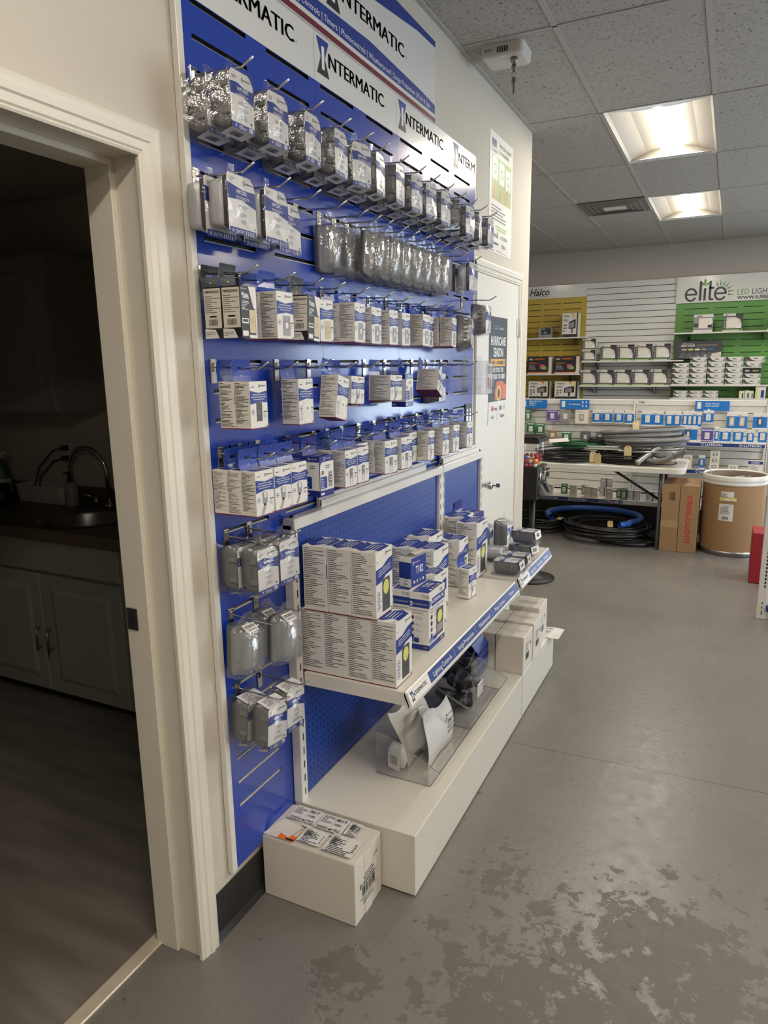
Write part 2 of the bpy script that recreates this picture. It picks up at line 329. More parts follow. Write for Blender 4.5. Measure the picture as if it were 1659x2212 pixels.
def thing(name, label, cat, loc=(0, 0, 0), rot=(0, 0, 0), group=None):
    o = bpy.data.objects.new(name, None); o.empty_display_size = 0.05; COL.objects.link(o); o.location = loc; o.rotation_euler = rot
    return tag(o, label, cat, group)
def place(proto, name, label, cat, loc, rot=(0, 0, 0), group=None):
    # proto: [(part name, mesh, [(sub-part name, mesh), ...]), ...]
    t = thing(name, label, cat, loc, rot, group)
    for p in proto:
        o = bpy.data.objects.new(p[0], p[1]); COL.objects.link(o); o.parent = t
        for q in (p[2] if len(p) > 2 else ()):
            c = bpy.data.objects.new(q[0], q[1]); COL.objects.link(c); c.parent = o
    return t
ORD = ['zeroth', 'first', 'second', 'third', 'fourth', 'fifth', 'sixth', 'seventh', 'eighth', 'ninth', 'tenth', 'eleventh', 'twelfth', 'thirteenth', 'fourteenth', 'fifteenth', 'sixteenth']
def hourglass(mb, F, u, v, h, top='inkb', bot='ink', bar='wink', off=0.0009):
    # the maker's tall waisted letter with a bar in it; u is its centre
    w = h * 0.36
    mb.poly(F, [(u - w, v + h), (u - w * 0.33, v + h * 0.5), (u + w * 0.33, v + h * 0.5), (u + w, v + h)], top, off)
    mb.poly(F, [(u - w, v), (u + w, v), (u + w * 0.33, v + h * 0.5), (u - w * 0.33, v + h * 0.5)], bot, off)
    mb.rect(F, u - w * 0.22, v + h * 0.16, u + w * 0.22, v + h * 0.80, bar, off + 0.0003)
def logo(mb, F, u, v, w, mat='ink', top='inkb', bar='white', off=0.0008):
    # wordmark of total width w
    h = w * 0.105
    hourglass(mb, F, u + w * 0.06, v - h * 0.75, h * 2.3, top, mat, bar, off)
    for d in (0, .007): mb.text(F, 'NTERMATIC', u + w * (0.122 + d), v, h, mat, off, w=w * 0.865)

# ------------------------------------------------------------------ the setting
CE = 3.137
MB().box(-4.2, 6.0, -3.2, 10.1, -0.08, 0, 'concrete').build('floor', kind='structure')
m = MB(); m.box(-0.16, 0, -3.2, 0.36, 0, CE, 'wall'); m.box(-0.16, 0, 0.36, 1.335, 2.2, CE, 'wall'); m.box(-0.16, 0, 1.335, 4.79, 0, CE, 'wall')
m.build('wall_left', kind='structure')
MB().box(-4.2, -0.16, 4.67, 4.79, 0, CE, 'wall').build('wall_return', kind='structure')
MB().box(-4.3, -4.2, 4.67, 10.1, 0, CE, 'greywall').build('wall_side', kind='structure')
m = MB()
m.box(-4.2, 2.9, 9.95, 10.1, 0, CE, 'greywall'); m.box(5.3, 6.0, 9.95, 10.1, 0, CE, 'greywall'); m.box(2.9, 5.3, 9.95, 10.1, 0, 0.12, 'greywall'); m.box(2.9, 5.3, 9.95, 10.1, 2.6, CE, 'greywall')
m.build('wall_back', kind='structure')
w = MB()
for x in (2.9, 3.68, 4.46, 5.24): w.box(x, x + 0.06, 9.93, 10.0, 0.12, 2.6, 'steel')
w.box(2.9, 5.3, 9.93, 10.0, 0.12, 0.2, 'steel'); w.box(2.9, 5.3, 9.93, 10.0, 2.05, 2.12, 'steel')
w.build('window_1', kind='structure')
m = MB(); m.box(6.0, 6.1, -3.2, 3.6, 0, CE, 'greywall'); m.box(6.0, 6.1, 6.6, 10.1, 0, CE, 'greywall'); m.box(6.0, 6.1, 3.6, 6.6, 0, 0.3, 'greywall'); m.box(6.0, 6.1, 3.6, 6.6, 2.6, CE, 'greywall'); m.build('wall_right', kind='structure')
w = MB()
for y in (3.6, 4.58, 5.56, 6.54): w.box(5.99, 6.05, y, y + 0.06, 0.3, 2.6, 'steel')
w.build('window_2', kind='structure')
for nm, loc, rot, sx, sy in (('window_portal', (4.1, 10.02, 1.36), (-PI / 2, 0, 0), 2.4, 2.48), ('window_portal', (6.06, 5.1, 1.45), (PI / 2, 0, PI / 2), 3.0, 2.3)):
    l = bpy.data.lights.new(nm, 'AREA'); l.shape = 'RECTANGLE'; l.size = sx; l.size_y = sy; o = bpy.data.objects.new(nm, l); COL.objects.link(o); o.location = loc; o.rotation_euler = rot
    try: l.cycles.is_portal = True
    except Exception: pass
MB().box(-0.16, 6.0, -3.3, -3.2, 0, CE, 'greywall').build('wall_front', kind='structure')
# kitchen shell
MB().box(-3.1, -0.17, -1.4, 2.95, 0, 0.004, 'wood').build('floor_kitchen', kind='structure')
MB().box(-3.1, -0.16, 2.84, 2.95, 0, 2.7, 'wall').build('wall_kitchen_back', kind='structure')
MB().box(-3.2, -3.1, -1.4, 2.95, 0, 2.7, 'wall').build('wall_kitchen_side', kind='structure')
MB().box(-3.1, -0.16, -1.5, -1.4, 0, 2.7, 'wall').build('wall_kitchen_front', kind='structure')
MB().box(-3.1, -0.16, -1.4, 2.95, 2.6, 2.7, 'wall').build('ceiling_kitchen', kind='structure')
# ceiling tiles on their grid (2 x 4 ft), open where the lamps and the vent sit
GX0, GY0, DX, DY = 0.449, 4.63, 0.61, 1.22
troffers = [(0, 0), (0, 2), (1, -4), (4, -4), (4, -2), (4, 0), (4, 2), (7, -3), (7, 0), (7, 2), (-4, 1), (1, -6), (4, -6)]  # from the middle row on, unseen lamps added to even out the light
m = MB(); g = MB()
for i in range(-8, 10):
    for j in range(-7, 5):
        x0, x1 = GX0 + i * DX, GX0 + (i + 1) * DX; y0, y1 = GY0 + j * DY, GY0 + (j + 1) * DY
        xa, xb, ya, yb = max(x0, -4.2), min(x1, 6.0), max(y0, -3.2), min(y1, 9.95)
        if y0 < 4.6: xa = max(xa, 0.0)
        if xb - xa < 0.01 or yb - ya < 0.01 or (i, j) in troffers: continue
        m.box(xa, xb, ya, yb, CE, CE + 0.015, 'tile')
m.box(-4.2, 0.0, 4.67, 4.79, CE, CE + 0.01, 'tile')
m.build('ceiling', kind='structure')
for i in range(-8, 11):
    x = GX0 + i * DX
    if -4.2 < x < 6.0: g.box(x - 0.012, x + 0.012, -3.2 if x > 0 else 4.79, 9.95, CE - 0.004, CE + 0.0005, 'tbar')
for j in range(-7, 6):
    y = GY0 + j * DY
    if -3.2 < y < 9.95: g.box(0.0 if y < 4.79 else -4.2, 6.0, y - 0.005, y + 0.005, CE - 0.004, CE + 0.0004, 'tbar')
g.box(0.0, 0.022, -3.2, 4.79, CE - 0.006, CE, 'tbar')
g.box(-4.2, 0.022, 4.79, 4.81, CE - 0.006, CE, 'tbar'); g.box(-4.2, 6.0, 9.93, 9.95, CE - 0.006, CE, 'tbar')
g.build('trim_1', kind='structure')
# doorway into the kitchen
prof = [(0, 0), (0, .010), (.005, .013), (.009, .011), (.013, .015), (.030, .016), (.034, .020), (.046, .021), (.049, .017), (.060, .019), (.068, .017), (.068, 0)]
def casing(mb, y0, y1, zt, both=True):
    path = ([(y0, 0, -1)] if both else []) + [(y0, zt, -1), (y1, zt, 1), (y1, 0, 1)]
    vs = []; k = len(prof)
    for y, z, sg in path:
        for d, x in prof: vs.append((x, y + sg * d, z + (d if z > 0 else 0)))
    fs = [(i * k + j, i * k + j + 1, (i + 1) * k + j + 1, (i + 1) * k + j) for i in range(len(path) - 1) for j in range(k - 1)]
    mb.add(vs, fs, 'trimw')
d1 = MB()
d1.box(-0.16, 0.002, 1.315, 1.336, 0, 2.19, 'trimw'); d1.box(-0.16, -0.078, 1.300, 1.316, 0, 2.165, 'trimw', 0.002)
d1.box(-0.16, 0.002, 0.36, 0.381, 0, 2.19, 'trimw'); d1.box(-0.16, -0.078, 0.38, 0.396, 0, 2.165, 'trimw', 0.002)
d1.box(-0.16, 0.002, 0.36, 1.336, 2.178, 2.2, 'trimw'); d1.box(-0.16, -0.078, 0.38, 1.316, 2.163, 2.179, 'trimw', 0.002)
d1 = d1.build('door_1', kind='structure')
m = MB(); casing(m, 0.391, 1.305, 2.172); m.build('casing', d1)
m = MB(); m.box(-0.153, -0.118, 1.296, 1.3005, 1.005, 1.065, 'dkplastic'); m.rect(FY(1.296, -0.153, 1.005), 0.012, 0.016, 0.026, 0.044, 'steel', 0.0008); m.build('strike_plate', d1)
m = MB(); m.box(-0.185, -0.14, -0.2, 1.345, 0.0, 0.009, 'brush', 0.002); m.build('trim_2', kind='structure')
m = MB(); m.box(0, 0.004, 1.373, 3.62, 0, 0.152, 'vinyl'); m.prism([(0.004, 0), (0.016, 0), (0.004, 0.02)], 1.373, 3.62, 'vinyl'); m.build('baseboard_left', kind='structure')
# white door with the poster, at the far end of the left wall
d2 = MB(); d2.box(0.001, 0.012, 3.70, 4.515, 0.008, 2.172, 'doorw'); d2.rect(FX(0.012, 3.70, 0), 0, 0.0, 0.002, 2.17, 'slatback'); d2.rect(FX(0.012, 4.513, 0), 0, 0, 0.003, 2.17, 'slatback')
d2 = d2.build('door_2', kind='structure')
m = MB(); casing(m, 3.70, 4.53, 2.176, False)
m.build('casing', d2)
m = MB()
for z in (1.86, 0.25): m.box(0.012, 0.017, 4.485, 4.535, z, z + 0.11, 'railw', 0.001); m.tube([(0.02, 4.52, z - 0.003), (0.02, 4.52, z + 0.113)], 0.007, 'railw', 8)
m.build('hinge', d2)
m = MB(); m.lathe([(0.0, 0), (0.034, 0), (0.034, 0.006), (0.02, 0.01), (0.014, 0.014), (0.014, 0.05), (0.022, 0.055), (0.024, 0.075), (0.016, 0.085), (0, 0.086)], 'chrome', 18, (0.012, 3.76, 1.02), 'x')
m.tube([(0.098, 3.76, 1.02), (0.125, 3.76, 1.022)], 0.004, 'steel', 6); m.box(0.118, 0.14, 3.757, 3.763, 1.012, 1.034, 'steel', 0.001)
m.build('door_knob', d2)

# ------------------------------------------------------------------ ceiling lamps, vent, alarm
def troffer(i, j, label):
    x0 = GX0 + i * DX + 0.012; x1 = x0 + DX - 0.024; y0 = GY0 + j * DY + 0.006; y1 = y0 + DY - 0.012; xc = (x0 + x1) / 2
    t = thing('ceiling_light', label, 'ceiling light', (xc, (y0 + y1) / 2, CE), group='recessed ceiling lights')
    w, l = (x1 - x0) / 2, (y1 - y0) / 2
    m = MB(); pr = [(-w, 0.0), (-w * 0.95, 0.012), (-w * 0.6, 0.055), (-0.085, 0.075), (0.085, 0.075), (w * 0.6, 0.055), (w * 0.95, 0.012), (w, 0.0)]
    for a, b in zip(pr[:-1], pr[1:]): m.add([(a[0], -l, a[1]), (b[0], -l, b[1]), (b[0], l, b[1]), (a[0], l, a[1])], [(0, 1, 2, 3)], 'reflector', True)
    m.box(-w, w, -l, l, 0.085, 0.095, 'reflector')
    for sg in (-1, 1):
        q = [(p[0], sg * (l - (0.10 * (1 - abs(p[0]) / w) ** 0.5 if 0 < k < 7 else 0)), 0.0 if k in (0, 7) else 0.002) for k, p in enumerate(pr)]
        q += [(p[0], sg * l * (0.999), p[1] + 0.001) for p in reversed(pr)]
        for k in range(7): m.add([q[k], q[k + 1], q[14 - k], q[15 - k]], [(0, 1, 2, 3)], 'reflector', True)
    m.build('reflector', t)
    m = MB(); vs = []; n = 10; L = l - 0.08
    pts = [(0.075 * math.cos(PI * k / n), 0.066 - 0.066 * math.sin(PI * k / n)) for k in range(n + 1)]
    for y in (-L, L): vs += [(x, y, z) for x, z in pts]
    m.add(vs, [(k, k + 1, k + 1 + n + 1, k + n + 1) for k in range(n)] + [tuple(range(n + 1)), tuple(range(n + 1, 2 * n + 2))], 'tube', True)
    m.build('lens', t)
    l = bpy.data.lights.new('troffer_lamp', 'AREA'); l.shape = 'RECTANGLE'; l.size = 0.14; l.size_y = 2 * L; l.energy = LAMP_W; l.color = TUBE_COL
    o = bpy.data.objects.new('troffer_lamp', l); COL.objects.link(o); o.parent = t; o.location = (0, 0, -0.004)
labs = ['lit recessed ceiling light, the nearer and larger of the two', 'lit recessed ceiling light, the farther one, right of the square vent', 'recessed ceiling light over the kitchen doorway side', 'recessed ceiling light of the middle row, over the entrance', 'recessed ceiling light of the middle row, second from the entrance',
        'recessed ceiling light of the middle row, third from the entrance', 'recessed ceiling light of the middle row, nearest the far wall', 'recessed ceiling light of the right row, over the entrance', 'recessed ceiling light of the right row, in its middle', 'recessed ceiling light of the right row, nearest the far wall', 'recessed ceiling light beyond the left wall corner', 'recessed ceiling light behind the doorway, by the front wall', 'recessed ceiling light of the middle row, by the front wall']  # last two unseen, added as frontal fill from behind the camera
for (i, j), lb in zip(troffers, labs): troffer(i, j, lb)
t = thing('ceiling_vent', 'grey square ceiling vent left of the farther ceiling light', 'vent', (0.144, 7.32, CE))
m = MB(); m.box(-0.30, 0.30, -0.30, 0.30, -0.012, -0.005, 'vent', 0.002); m.build('frame', t)
m = MB(); m.box(-0.10, 0.10, -0.07, 0.07, -0.022, -0.012, 'railw', 0.002); m.build('centre_plate', t)
m = MB()
for k in (0.15, 0.2, 0.25): m.add([(-k, -k, -0.013), (k, -k, -0.013), (k, k, -0.013), (-k, k, -0.013), (-k + .012, -k + .012, -0.018), (k - .012, -k + .012, -0.018), (k - .012, k - .012, -0.018), (-k + .012, k - .012, -0.018)], [(0, 1, 5, 4), (1, 2, 6, 5), (2, 3, 7, 6), (3, 0, 4, 7)], 'vent')
m.build('louver', t)
t = thing('alarm', 'beige ceiling alarm box with a keyhole, left of the ceiling lights', 'alarm', (0.195, 3.545, CE))
m = MB(); m.loft([(-0.052, 0.088, -0.075, 0.075, 0.02), (-0.046, 0.098, -0.083, 0.083, 0.022), (0, 0.1, -0.085, 0.085, 0.02)], 'plastic', axis='z', n=4)
F = FY(-0.086, -0.09, -0.05)
m.build('housing', t)
m = MB()
for k in range(5): m.rect(FY(-0.084, -0.02 + k * 0.011, -0.045), 0, 0.006, 0.006, 0.03, 'ink', 0.004)
m.text(FY(-0.084, -0.085, -0.03), 'OPEN', 0, 0, 0.012, 'gink', 0.004); m.build('grille', t)
m = MB(); m.lathe([(0, -0.002), (0.016, -0.002), (0.016, -0.02), (0.01, -0.026), (0, -0.026)], 'steel', 14, (0.045, -0.03, -0.05)); m.build('lock', t)
t = thing('key_bunch', 'small keys dangling from the ceiling alarm lock', 'keys', (0.24, 3.515, CE - 0.077))
m = MB(); m.box(-0.006, 0.006, -0.001, 0.001, -0.035, 0, 'steel'); m.lathe([(0.0, -0.002), (0.012, -0.002), (0.012, 0.002), (0, 0.002)], 'steel', 10, (0, 0, -0.012), 'y'); m.build('key', t)
m = MB(); m.tube([(0.009 * math.cos(2 * PI * k / 14), 0, -0.045 + 0.012 * math.sin(2 * PI * k / 14)) for k in range(14)], 0.0012, 'steel', 5, True); m.build('ring', t)
m = MB(); m.add([(-0.007, 0.001, -0.056), (0.007, 0.001, -0.056), (0.011, 0.001, -0.072), (0.005, 0.001, -0.085), (0.004, 0.001, -0.125), (0, 0.001, -0.132), (-0.004, 0.001, -0.122), (-0.005, 0.001, -0.085), (-0.011, 0.001, -0.072)], [tuple(range(9))], 'steel'); m.box(-0.004, 0.004, 0, 0.002, -0.12, -0.06, 'steel'); m.build('key', t)

# ------------------------------------------------------------------ kitchen behind the doorway
t = thing('base_cabinet', 'white kitchen base cabinet in the dark room, panelled doors below counter', 'cabinet', (-2.0, 2.25, 0))
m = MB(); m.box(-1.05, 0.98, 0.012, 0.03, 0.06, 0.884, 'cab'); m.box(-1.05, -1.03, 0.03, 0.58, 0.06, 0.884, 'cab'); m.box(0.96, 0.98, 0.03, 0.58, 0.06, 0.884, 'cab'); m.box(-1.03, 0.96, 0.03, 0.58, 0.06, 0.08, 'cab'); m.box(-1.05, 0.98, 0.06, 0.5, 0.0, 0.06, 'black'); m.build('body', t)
def cab_door(mb, x0, x1, z0, z1):
    mb.box(x0, x1, -0.01, 0.01, z0, z1, 'cab', 0.003)
    F = FY(-0.01, x0, z0); w, h = x1 - x0, z1 - z0; a, b = 0.065, 0.09
    O = lambda u, v, d: (x0 + u, -0.01 - d, z0 + v)
    mb.add([O(a, a, 0), O(w - a, a, 0), O(w - a, h - a, 0), O(a, h - a, 0), O(b, b, 0.009), O(w - b, b, 0.009), O(w - b, h - b, 0.009), O(b, h - b, 0.009)], [(0, 1, 5, 4), (1, 2, 6, 5), (2, 3, 7, 6), (3, 0, 4, 7), (4, 5, 6, 7)], 'cab')
def pull(mb, x, z):
    for q in (z, z + 0.1): mb.tube([(x, -0.01, q), (x, -0.035, q)], 0.005, 'steel', 6)
    mb.tube([(x, -0.035, z - 0.012), (x, -0.035, z + 0.112)], 0.0055, 'steel', 6)
for x0, x1, hx in ((-1.02, -0.72, None), (-0.70, 0.22, None), (0.245, 0.62, None)):
    pass
for x0, x1, hx in ((-0.30, 0.225, 0.195), (0.245, 0.78, 0.275)):
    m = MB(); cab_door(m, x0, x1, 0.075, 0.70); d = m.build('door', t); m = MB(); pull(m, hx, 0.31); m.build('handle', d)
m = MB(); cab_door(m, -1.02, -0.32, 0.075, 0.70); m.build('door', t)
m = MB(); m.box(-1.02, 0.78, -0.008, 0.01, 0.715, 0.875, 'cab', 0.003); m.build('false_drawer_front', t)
m = MB(); cx, cy, cr = -1.68, 2.49, 0.232
def side_pt(a):
    c, q = math.cos(a), math.sin(a); k = min((0.9 if c < 0 else 0.62) / max(abs(c), 1e-6) if False else 9e9, ((cx + 3.06) if c < 0 else (-0.98 - cx)) / max(abs(c), 1e-6), ((cy - 2.215) if q < 0 else (2.80 - cy)) / max(abs(q), 1e-6)); return (cx + c * k, cy + q * k)
ang = sorted([2 * PI * k / 40 for k in range(40)] + [math.atan2(y - cy, x - cx) % (2 * PI) for x in (-3.06, -0.98) for y in (2.215, 2.80)])
vs = []
for a in ang: p = side_pt(a); vs += [(cx + cr * math.cos(a), cy + cr * math.sin(a), .94), (p[0], p[1], .94), (p[0], p[1], .885), (cx + cr * math.cos(a), cy + cr * math.sin(a), .885)]
n = len(ang); m.add(vs, [(4 * i + k, 4 * i + (k + 1) % 4, 4 * ((i + 1) % n) + (k + 1) % 4, 4 * ((i + 1) % n) + k) for i in range(n) for k in range(4)], 'counter')
m.box(-3.06, -0.98, 2.801, 2.838, 0.90, 1.03, 'counter', 0.004)
tag(m.build('countertop'), 'dark wood-look countertop with the sink in the dark kitchen', 'countertop')
t = thing('sink', 'round steel kitchen sink set in the dark countertop', 'sink', (-1.68, 2.49, 0.9405))
m = MB(); m.lathe([(0.25, 0.002), (0.24, 0.008), (0.225, 0.004), (0.215, -0.02), (0.20, -0.12), (0.16, -0.15), (0.0, -0.155)], 'steel', 28); m.build('basin', t)
m = MB(); m.lathe([(0.035, -0.15), (0.03, -0.148), (0.0, -0.152)], 'chrome', 14); m.build('drain', t)
t = thing('faucet', 'gooseneck chrome faucet behind the kitchen sink', 'faucet', (-1.80, 2.755, 0.9405))
m = MB(); m.tube([(0, 0, 0), (0, 0, 0.2)] + [(-0.13 + 0.13 * math.cos(a), -0.0 - 0.03 * math.sin(a / 2), 0.2 + 0.13 * math.sin(a)) for a in [k * PI / 10 for k in range(1, 11)]] + [(-0.262, -0.03, 0.14)], 0.012, 'chrome', 10); m.build('spout', t)
m = MB(); m.lathe([(0.0, 0), (0.03, 0), (0.028, 0.012), (0.02, 0.03), (0, 0.03)], 'chrome', 16); m.build('base', t)
m = MB(); m.lathe([(0.0, 0), (0.02, 0), (0.014, 0.05), (0.0, 0.055)], 'chrome', 12, (-0.1, 0, 0)); m.tube([(-0.1, 0, 0.045), (-0.13, -0.05, 0.07)], 0.006, 'chrome', 6); m.build('handle', t)
t = thing('soap_dispenser', 'clear soap pump bottle standing beside the kitchen faucet', 'bottle', (-2.03, 2.70, 0.9405))
m = MB(); m.lathe([(0, 0), (0.035, 0), (0.037, 0.01), (0.037, 0.11), (0.03, 0.13), (0.014, 0.138), (0.014, 0.15), (0, 0.15)], 'soap', 16); m.build('bottle', t)
m = MB(); m.lathe([(0.016, 0.138), (0.016, 0.155), (0.006, 0.158), (0.005, 0.19), (0, 0.19)], 'black', 10); m.tube([(0, 0, 0.188), (-0.045, 0, 0.186)], 0.006, 'black', 6); m.build('pump', t)
t = thing('outlet', 'white wall outlet with two black plugs in the dark kitchen', 'outlet', (-2.19, 2.838, 1.22))
m = MB(); m.box(-0.038, 0.038, -0.006, 0, -0.06, 0.06, 'plastic', 0.003); m.build('plate', t)
for z in (0.03, -0.03):
    m = MB(); m.box(-0.02, 0.016, -0.035, -0.006, z - 0.014, z + 0.014, 'black', 0.003); m.tube([(-0.02, -0.025, z), (-0.09, -0.035, z - 0.02), (-0.2, -0.05, z - 0.12), (-0.26 if z > 0 else -0.2, -0.07, -0.27)], 0.004, 'black', 6); m.build('plug', t)
m = MB(); m.loft([(0.0, 0.045, -0.19, 0.19, 0.02), (0.10, 0.055, -0.2, 0.2, 0.025)], 'plastic', axis='z', cap1=False); o = m.build('tray', loc=(-2.29, 2.74, 0.941)); o.rotation_euler = (0, 0, PI / 2)
tag(o, 'white shallow tray along the kitchen backsplash', 'tray')
def bottle(lb, x, y, h, body, top):
    t = thing('spray_bottle', lb, 'bottle', (x, y, 0.9405), group='cleaning bottles on the counter')
    m = MB(); m.lathe([(0, 0), (0.042, 0), (0.045, 0.012), (0.045, h * 0.55), (0.03, h * 0.72), (0.015, h * 0.8), (0.015, h * 0.84), (0, h * 0.84)], body, 16); m.build('bottle', t)
    m = MB(); m.box(-0.022, 0.022, -0.014, 0.014, h * 0.84, h, top, 0.004); m.box(0.02, 0.055, -0.01, 0.01, h * 0.93, h * 0.99, top, 0.003); m.tube([(0.03, 0, h * 0.93), (0.04, 0, h * 0.83)], 0.004, top, 5); m.build('trigger', t)
    m = MB(); m.lathe([(0.0455, h * 0.14), (0.0455, h * 0.45)], 'plastic', 16); m.build('label_sticker', t)
bottle('green spray bottle with white trigger on the kitchen counter', -2.55, 2.66, 0.30, 'sprayg', 'plastic')
bottle('red spray bottle with black trigger at the kitchen counter end', -2.72, 2.62, 0.30, 'sprayr', 'black')
t = thing('mug', 'dark mug on the kitchen counter by the green bottle', 'mug', (-2.44, 2.56, 0.9405))
m = MB(); m.lathe([(0, 0), (0.05, 0), (0.055, 0.01), (0.055, 0.12), (0.05, 0.12), (0.048, 0.01), (0, 0.008)], 'black', 18); m.build('cup', t)
m = MB(); m.tube([(0.053, 0, 0.1), (0.085, 0, 0.09), (0.085, 0, 0.04), (0.053, 0, 0.025)], 0.007, 'black', 6); m.build('handle', t)
t = thing('wall_cabinet', 'white kitchen wall cabinet above the counter in the dark room', 'cabinet', (-2.35, 2.5, 1.48))
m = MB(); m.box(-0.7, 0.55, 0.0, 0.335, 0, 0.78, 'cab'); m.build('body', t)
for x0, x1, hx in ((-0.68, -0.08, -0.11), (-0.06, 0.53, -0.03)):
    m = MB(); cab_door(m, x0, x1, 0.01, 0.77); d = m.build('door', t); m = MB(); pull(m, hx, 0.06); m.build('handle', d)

# ------------------------------------------------------------------ blue slat wall
PW = 0.6055; Y0 = 1.474; YE = 3.62
def slot_z(k): return 1.715 + 0.0777 * k
sw = thing('slatwall', 'tall blue slatwall of printed panels on the left wall beside the doorway', 'slatwall', (0, 0, 0))
m = MB(); m.box(0.0015, 0.006, Y0, YE, 0.192, 2.715, 'slatback')
for k in range(-17, 12):
    m.box(0.006, 0.0185, Y0, YE, slot_z(k) + 0.0005, min(slot_z(k + 1), 2.71) - 0.0175, 'slatback')
    m.box(0.006, 0.016, Y0, YE, slot_z(k) - 0.017, slot_z(k) - 0.009, 'lip')
m.build('board', sw)
m = MB(); m.box(0.0015, 0.021, 1.452, Y0, 0.185, 2.74, 'railw', 0.0015); m.build('edge_trim', sw)
m = MB(); m.box(0.0015, 0.021, YE, YE + 0.012, 0.185, 2.715, 'railw', 0.0015); m.build('edge_trim', sw)
for k in range(4):
    y0 = Y0 + PW * k; y1 = min(y0 + PW - 0.0012, YE); sl = [(y0 + 0.03, y0 + 0.25), (y0 + 0.343, y0 + 0.566)]
    sl = [s for s in sl if s[1] < y1]
    m = MB(); x = 0.0205; zb = 0.192
    def strip(a, b, z0, z1, mat):
        m.add([(x, a, z0), (x, b, z0), (x, b, z1), (x, a, z1)], [(0, 1, 2, 3)], mat)
    for r in range(-17, 12):
        zt = slot_z(r) - 0.0125; strip(y0, y1, zb, zt, 'blue')
        p = y0
        for a, b in sl: strip(p, a, zt, zt + 0.0125, 'blue'); p = b
        strip(p, y1, zt, zt + 0.0125, 'blue'); zb = zt + 0.0125
    strip(y0, y1, zb, 2.572, 'blue'); strip(y0, y1, 2.572, 2.715, 'bwhite')
    F = FX(x, y0, 0)
    hourglass(m, F, 0.052, 2.60, 0.104, 'inkb', 'ink', 'wink')
    if k < 3:
        [m.text(F, 'NTERMATIC', 0.086 + d, 2.634, 0.043, 'ink', w=0.402) for d in (0, .0022, .0044)]
        m.ring(F, 0.503, 2.642, 0.004, 0.001, 'ink')
    else: [(m.text(F, 'NTER', 0.086 + d, 2.634, 0.043, 'ink', w=0.17), m.text(F, 'M', 0.268 + d, 2.634, 0.043, 'ink', w=0.05)) for d in (0, .0022, .0044)]
    m.build('printed_panel', sw)
# banner above the panels
m = MB(); m.box(0.004, 0.028, 1.835, 3.065, 2.713, 3.03, 'bwhite', 0.001); F = FX(0.028, 0, 0)
m.poly(F, [(1.836, 3.007), (2.03, 3.001), (2.45, 2.952), (2.87, 3.001), (3.064, 3.007), (3.064, 3.03), (1.836, 3.03)], 'inkb')
m.poly(F, [(1.836, 2.747), (3.06, 2.747), (3.06, 2.783), (2.9, 2.795), (2.45, 2.812), (2.0, 2.795), (1.836, 2.783)], 'inkb')
m.rect(F, 1.836, 2.715, 3.064, 2.733, 'maroon')
m.text(F, 'Lighting Controls | Timers | Photocontrols | Weatherproof | Surge Protection | Pool & Spa', 1.90, 2.757, 0.019, 'wink', w=1.10)
hourglass(m, F, 2.195, 2.812, 0.122); [m.text(F, 'NTERMATIC', 2.253 + d, 2.857, 0.046, 'ink', w=0.486) for d in (0, .0024, .0048)]; m.ring(F, 2.76, 2.865, 0.005, 0.001, 'ink')
tag(m.build('banner'), 'large white and blue banner sign above the blue slatwall, next to the ceiling', 'banner')

# ------------------------------------------------------------------ hooks and the packages on them
mp = MB(); mp.box(0.0205, 0.0235, -0.0115, 0.0115, -0.062, 0.003, 'chrome', 0.0008); mp.box(0.010, 0.026, -0.0115, 0.0115, -0.004, -0.001, 'chrome'); mp.box(0.0215, 0.028, -0.004, 0.004, -0.03, -0.008, 'chrome', 0.001); mp = mp.mesh('backplate')
mr = MB(); mr.tube([(0.022, 0, -0.018), (0.158, 0, -0.0255), (0.166, 0, -0.0255), (0.172, 0, -0.0235), (0.202, 0, -0.008)], 0.0027, 'chrome', 8); mr = mr.mesh('prong')
HOOK = [('backplate', mp), ('prong', mr)]

def print_side(mb, F, w, h, seed):
    # fine print down a carton side
    z = h * 0.97; r = random.Random(seed); n = 0
    while z > h * 0.07:
        k = r.choice((3, 4, 5)); blk = h * 0.017 * k * 2
        if z - blk < h * 0.04: break
        mb.rect(F, w * 0.05, z - h * 0.012, w * (0.05 + r.uniform(0.2, 0.4)), z, 'gink', 0.0005)
        mb.lines(F, w * 0.05, z - blk + h * 0.004, w * 0.88, blk - h * 0.02, k, 'gink', 0.36, seed * 31 + n, 0.0005); z -= blk + h * 0.012; n += 1
        if n % 3 == 0: mb.rect(F, w * 0.03, z + h * 0.004, w * 0.97, z + h * 0.0065, 'gink', 0.0005)
def tab(W, x=0.0, mat='tab', zt=0.022, zb=-0.034):
    mb = MB(); c = W * 0.5; hw = 0.012; b = 0.004
    def xx(z): return x + 0.0055 * math.sin((z - zb) / (zt - zb) * PI) * -1.0
    zs = [zb, -0.02, -0.006, 0.003, 0.012, zt]
    for a, z in zip(zs[:-1], zs[1:]):
        cols = [(-c, c)] if not (a == -0.006) else [(-c, -hw), (hw, c)]
        for p, q in cols:
            mb.add([(xx(a), p, a), (xx(a), q, a), (xx(z), q, z), (xx(z), p, z)], [(0, 1, 2, 3)], mat, True)
            mb.add([(xx(a) - .0008, p, a), (xx(z) - .0008, p, z), (xx(z) - .0008, q, z), (xx(a) - .0008, q, a)], [(0, 1, 2, 3)], 'wbox', True)
    mb.rect(FX(xx(-0.02), -0.004, -0.021), 0, 0, 0.008, 0.0018, 'wink', 0.0008)
    return mb.mesh('hang_tab')
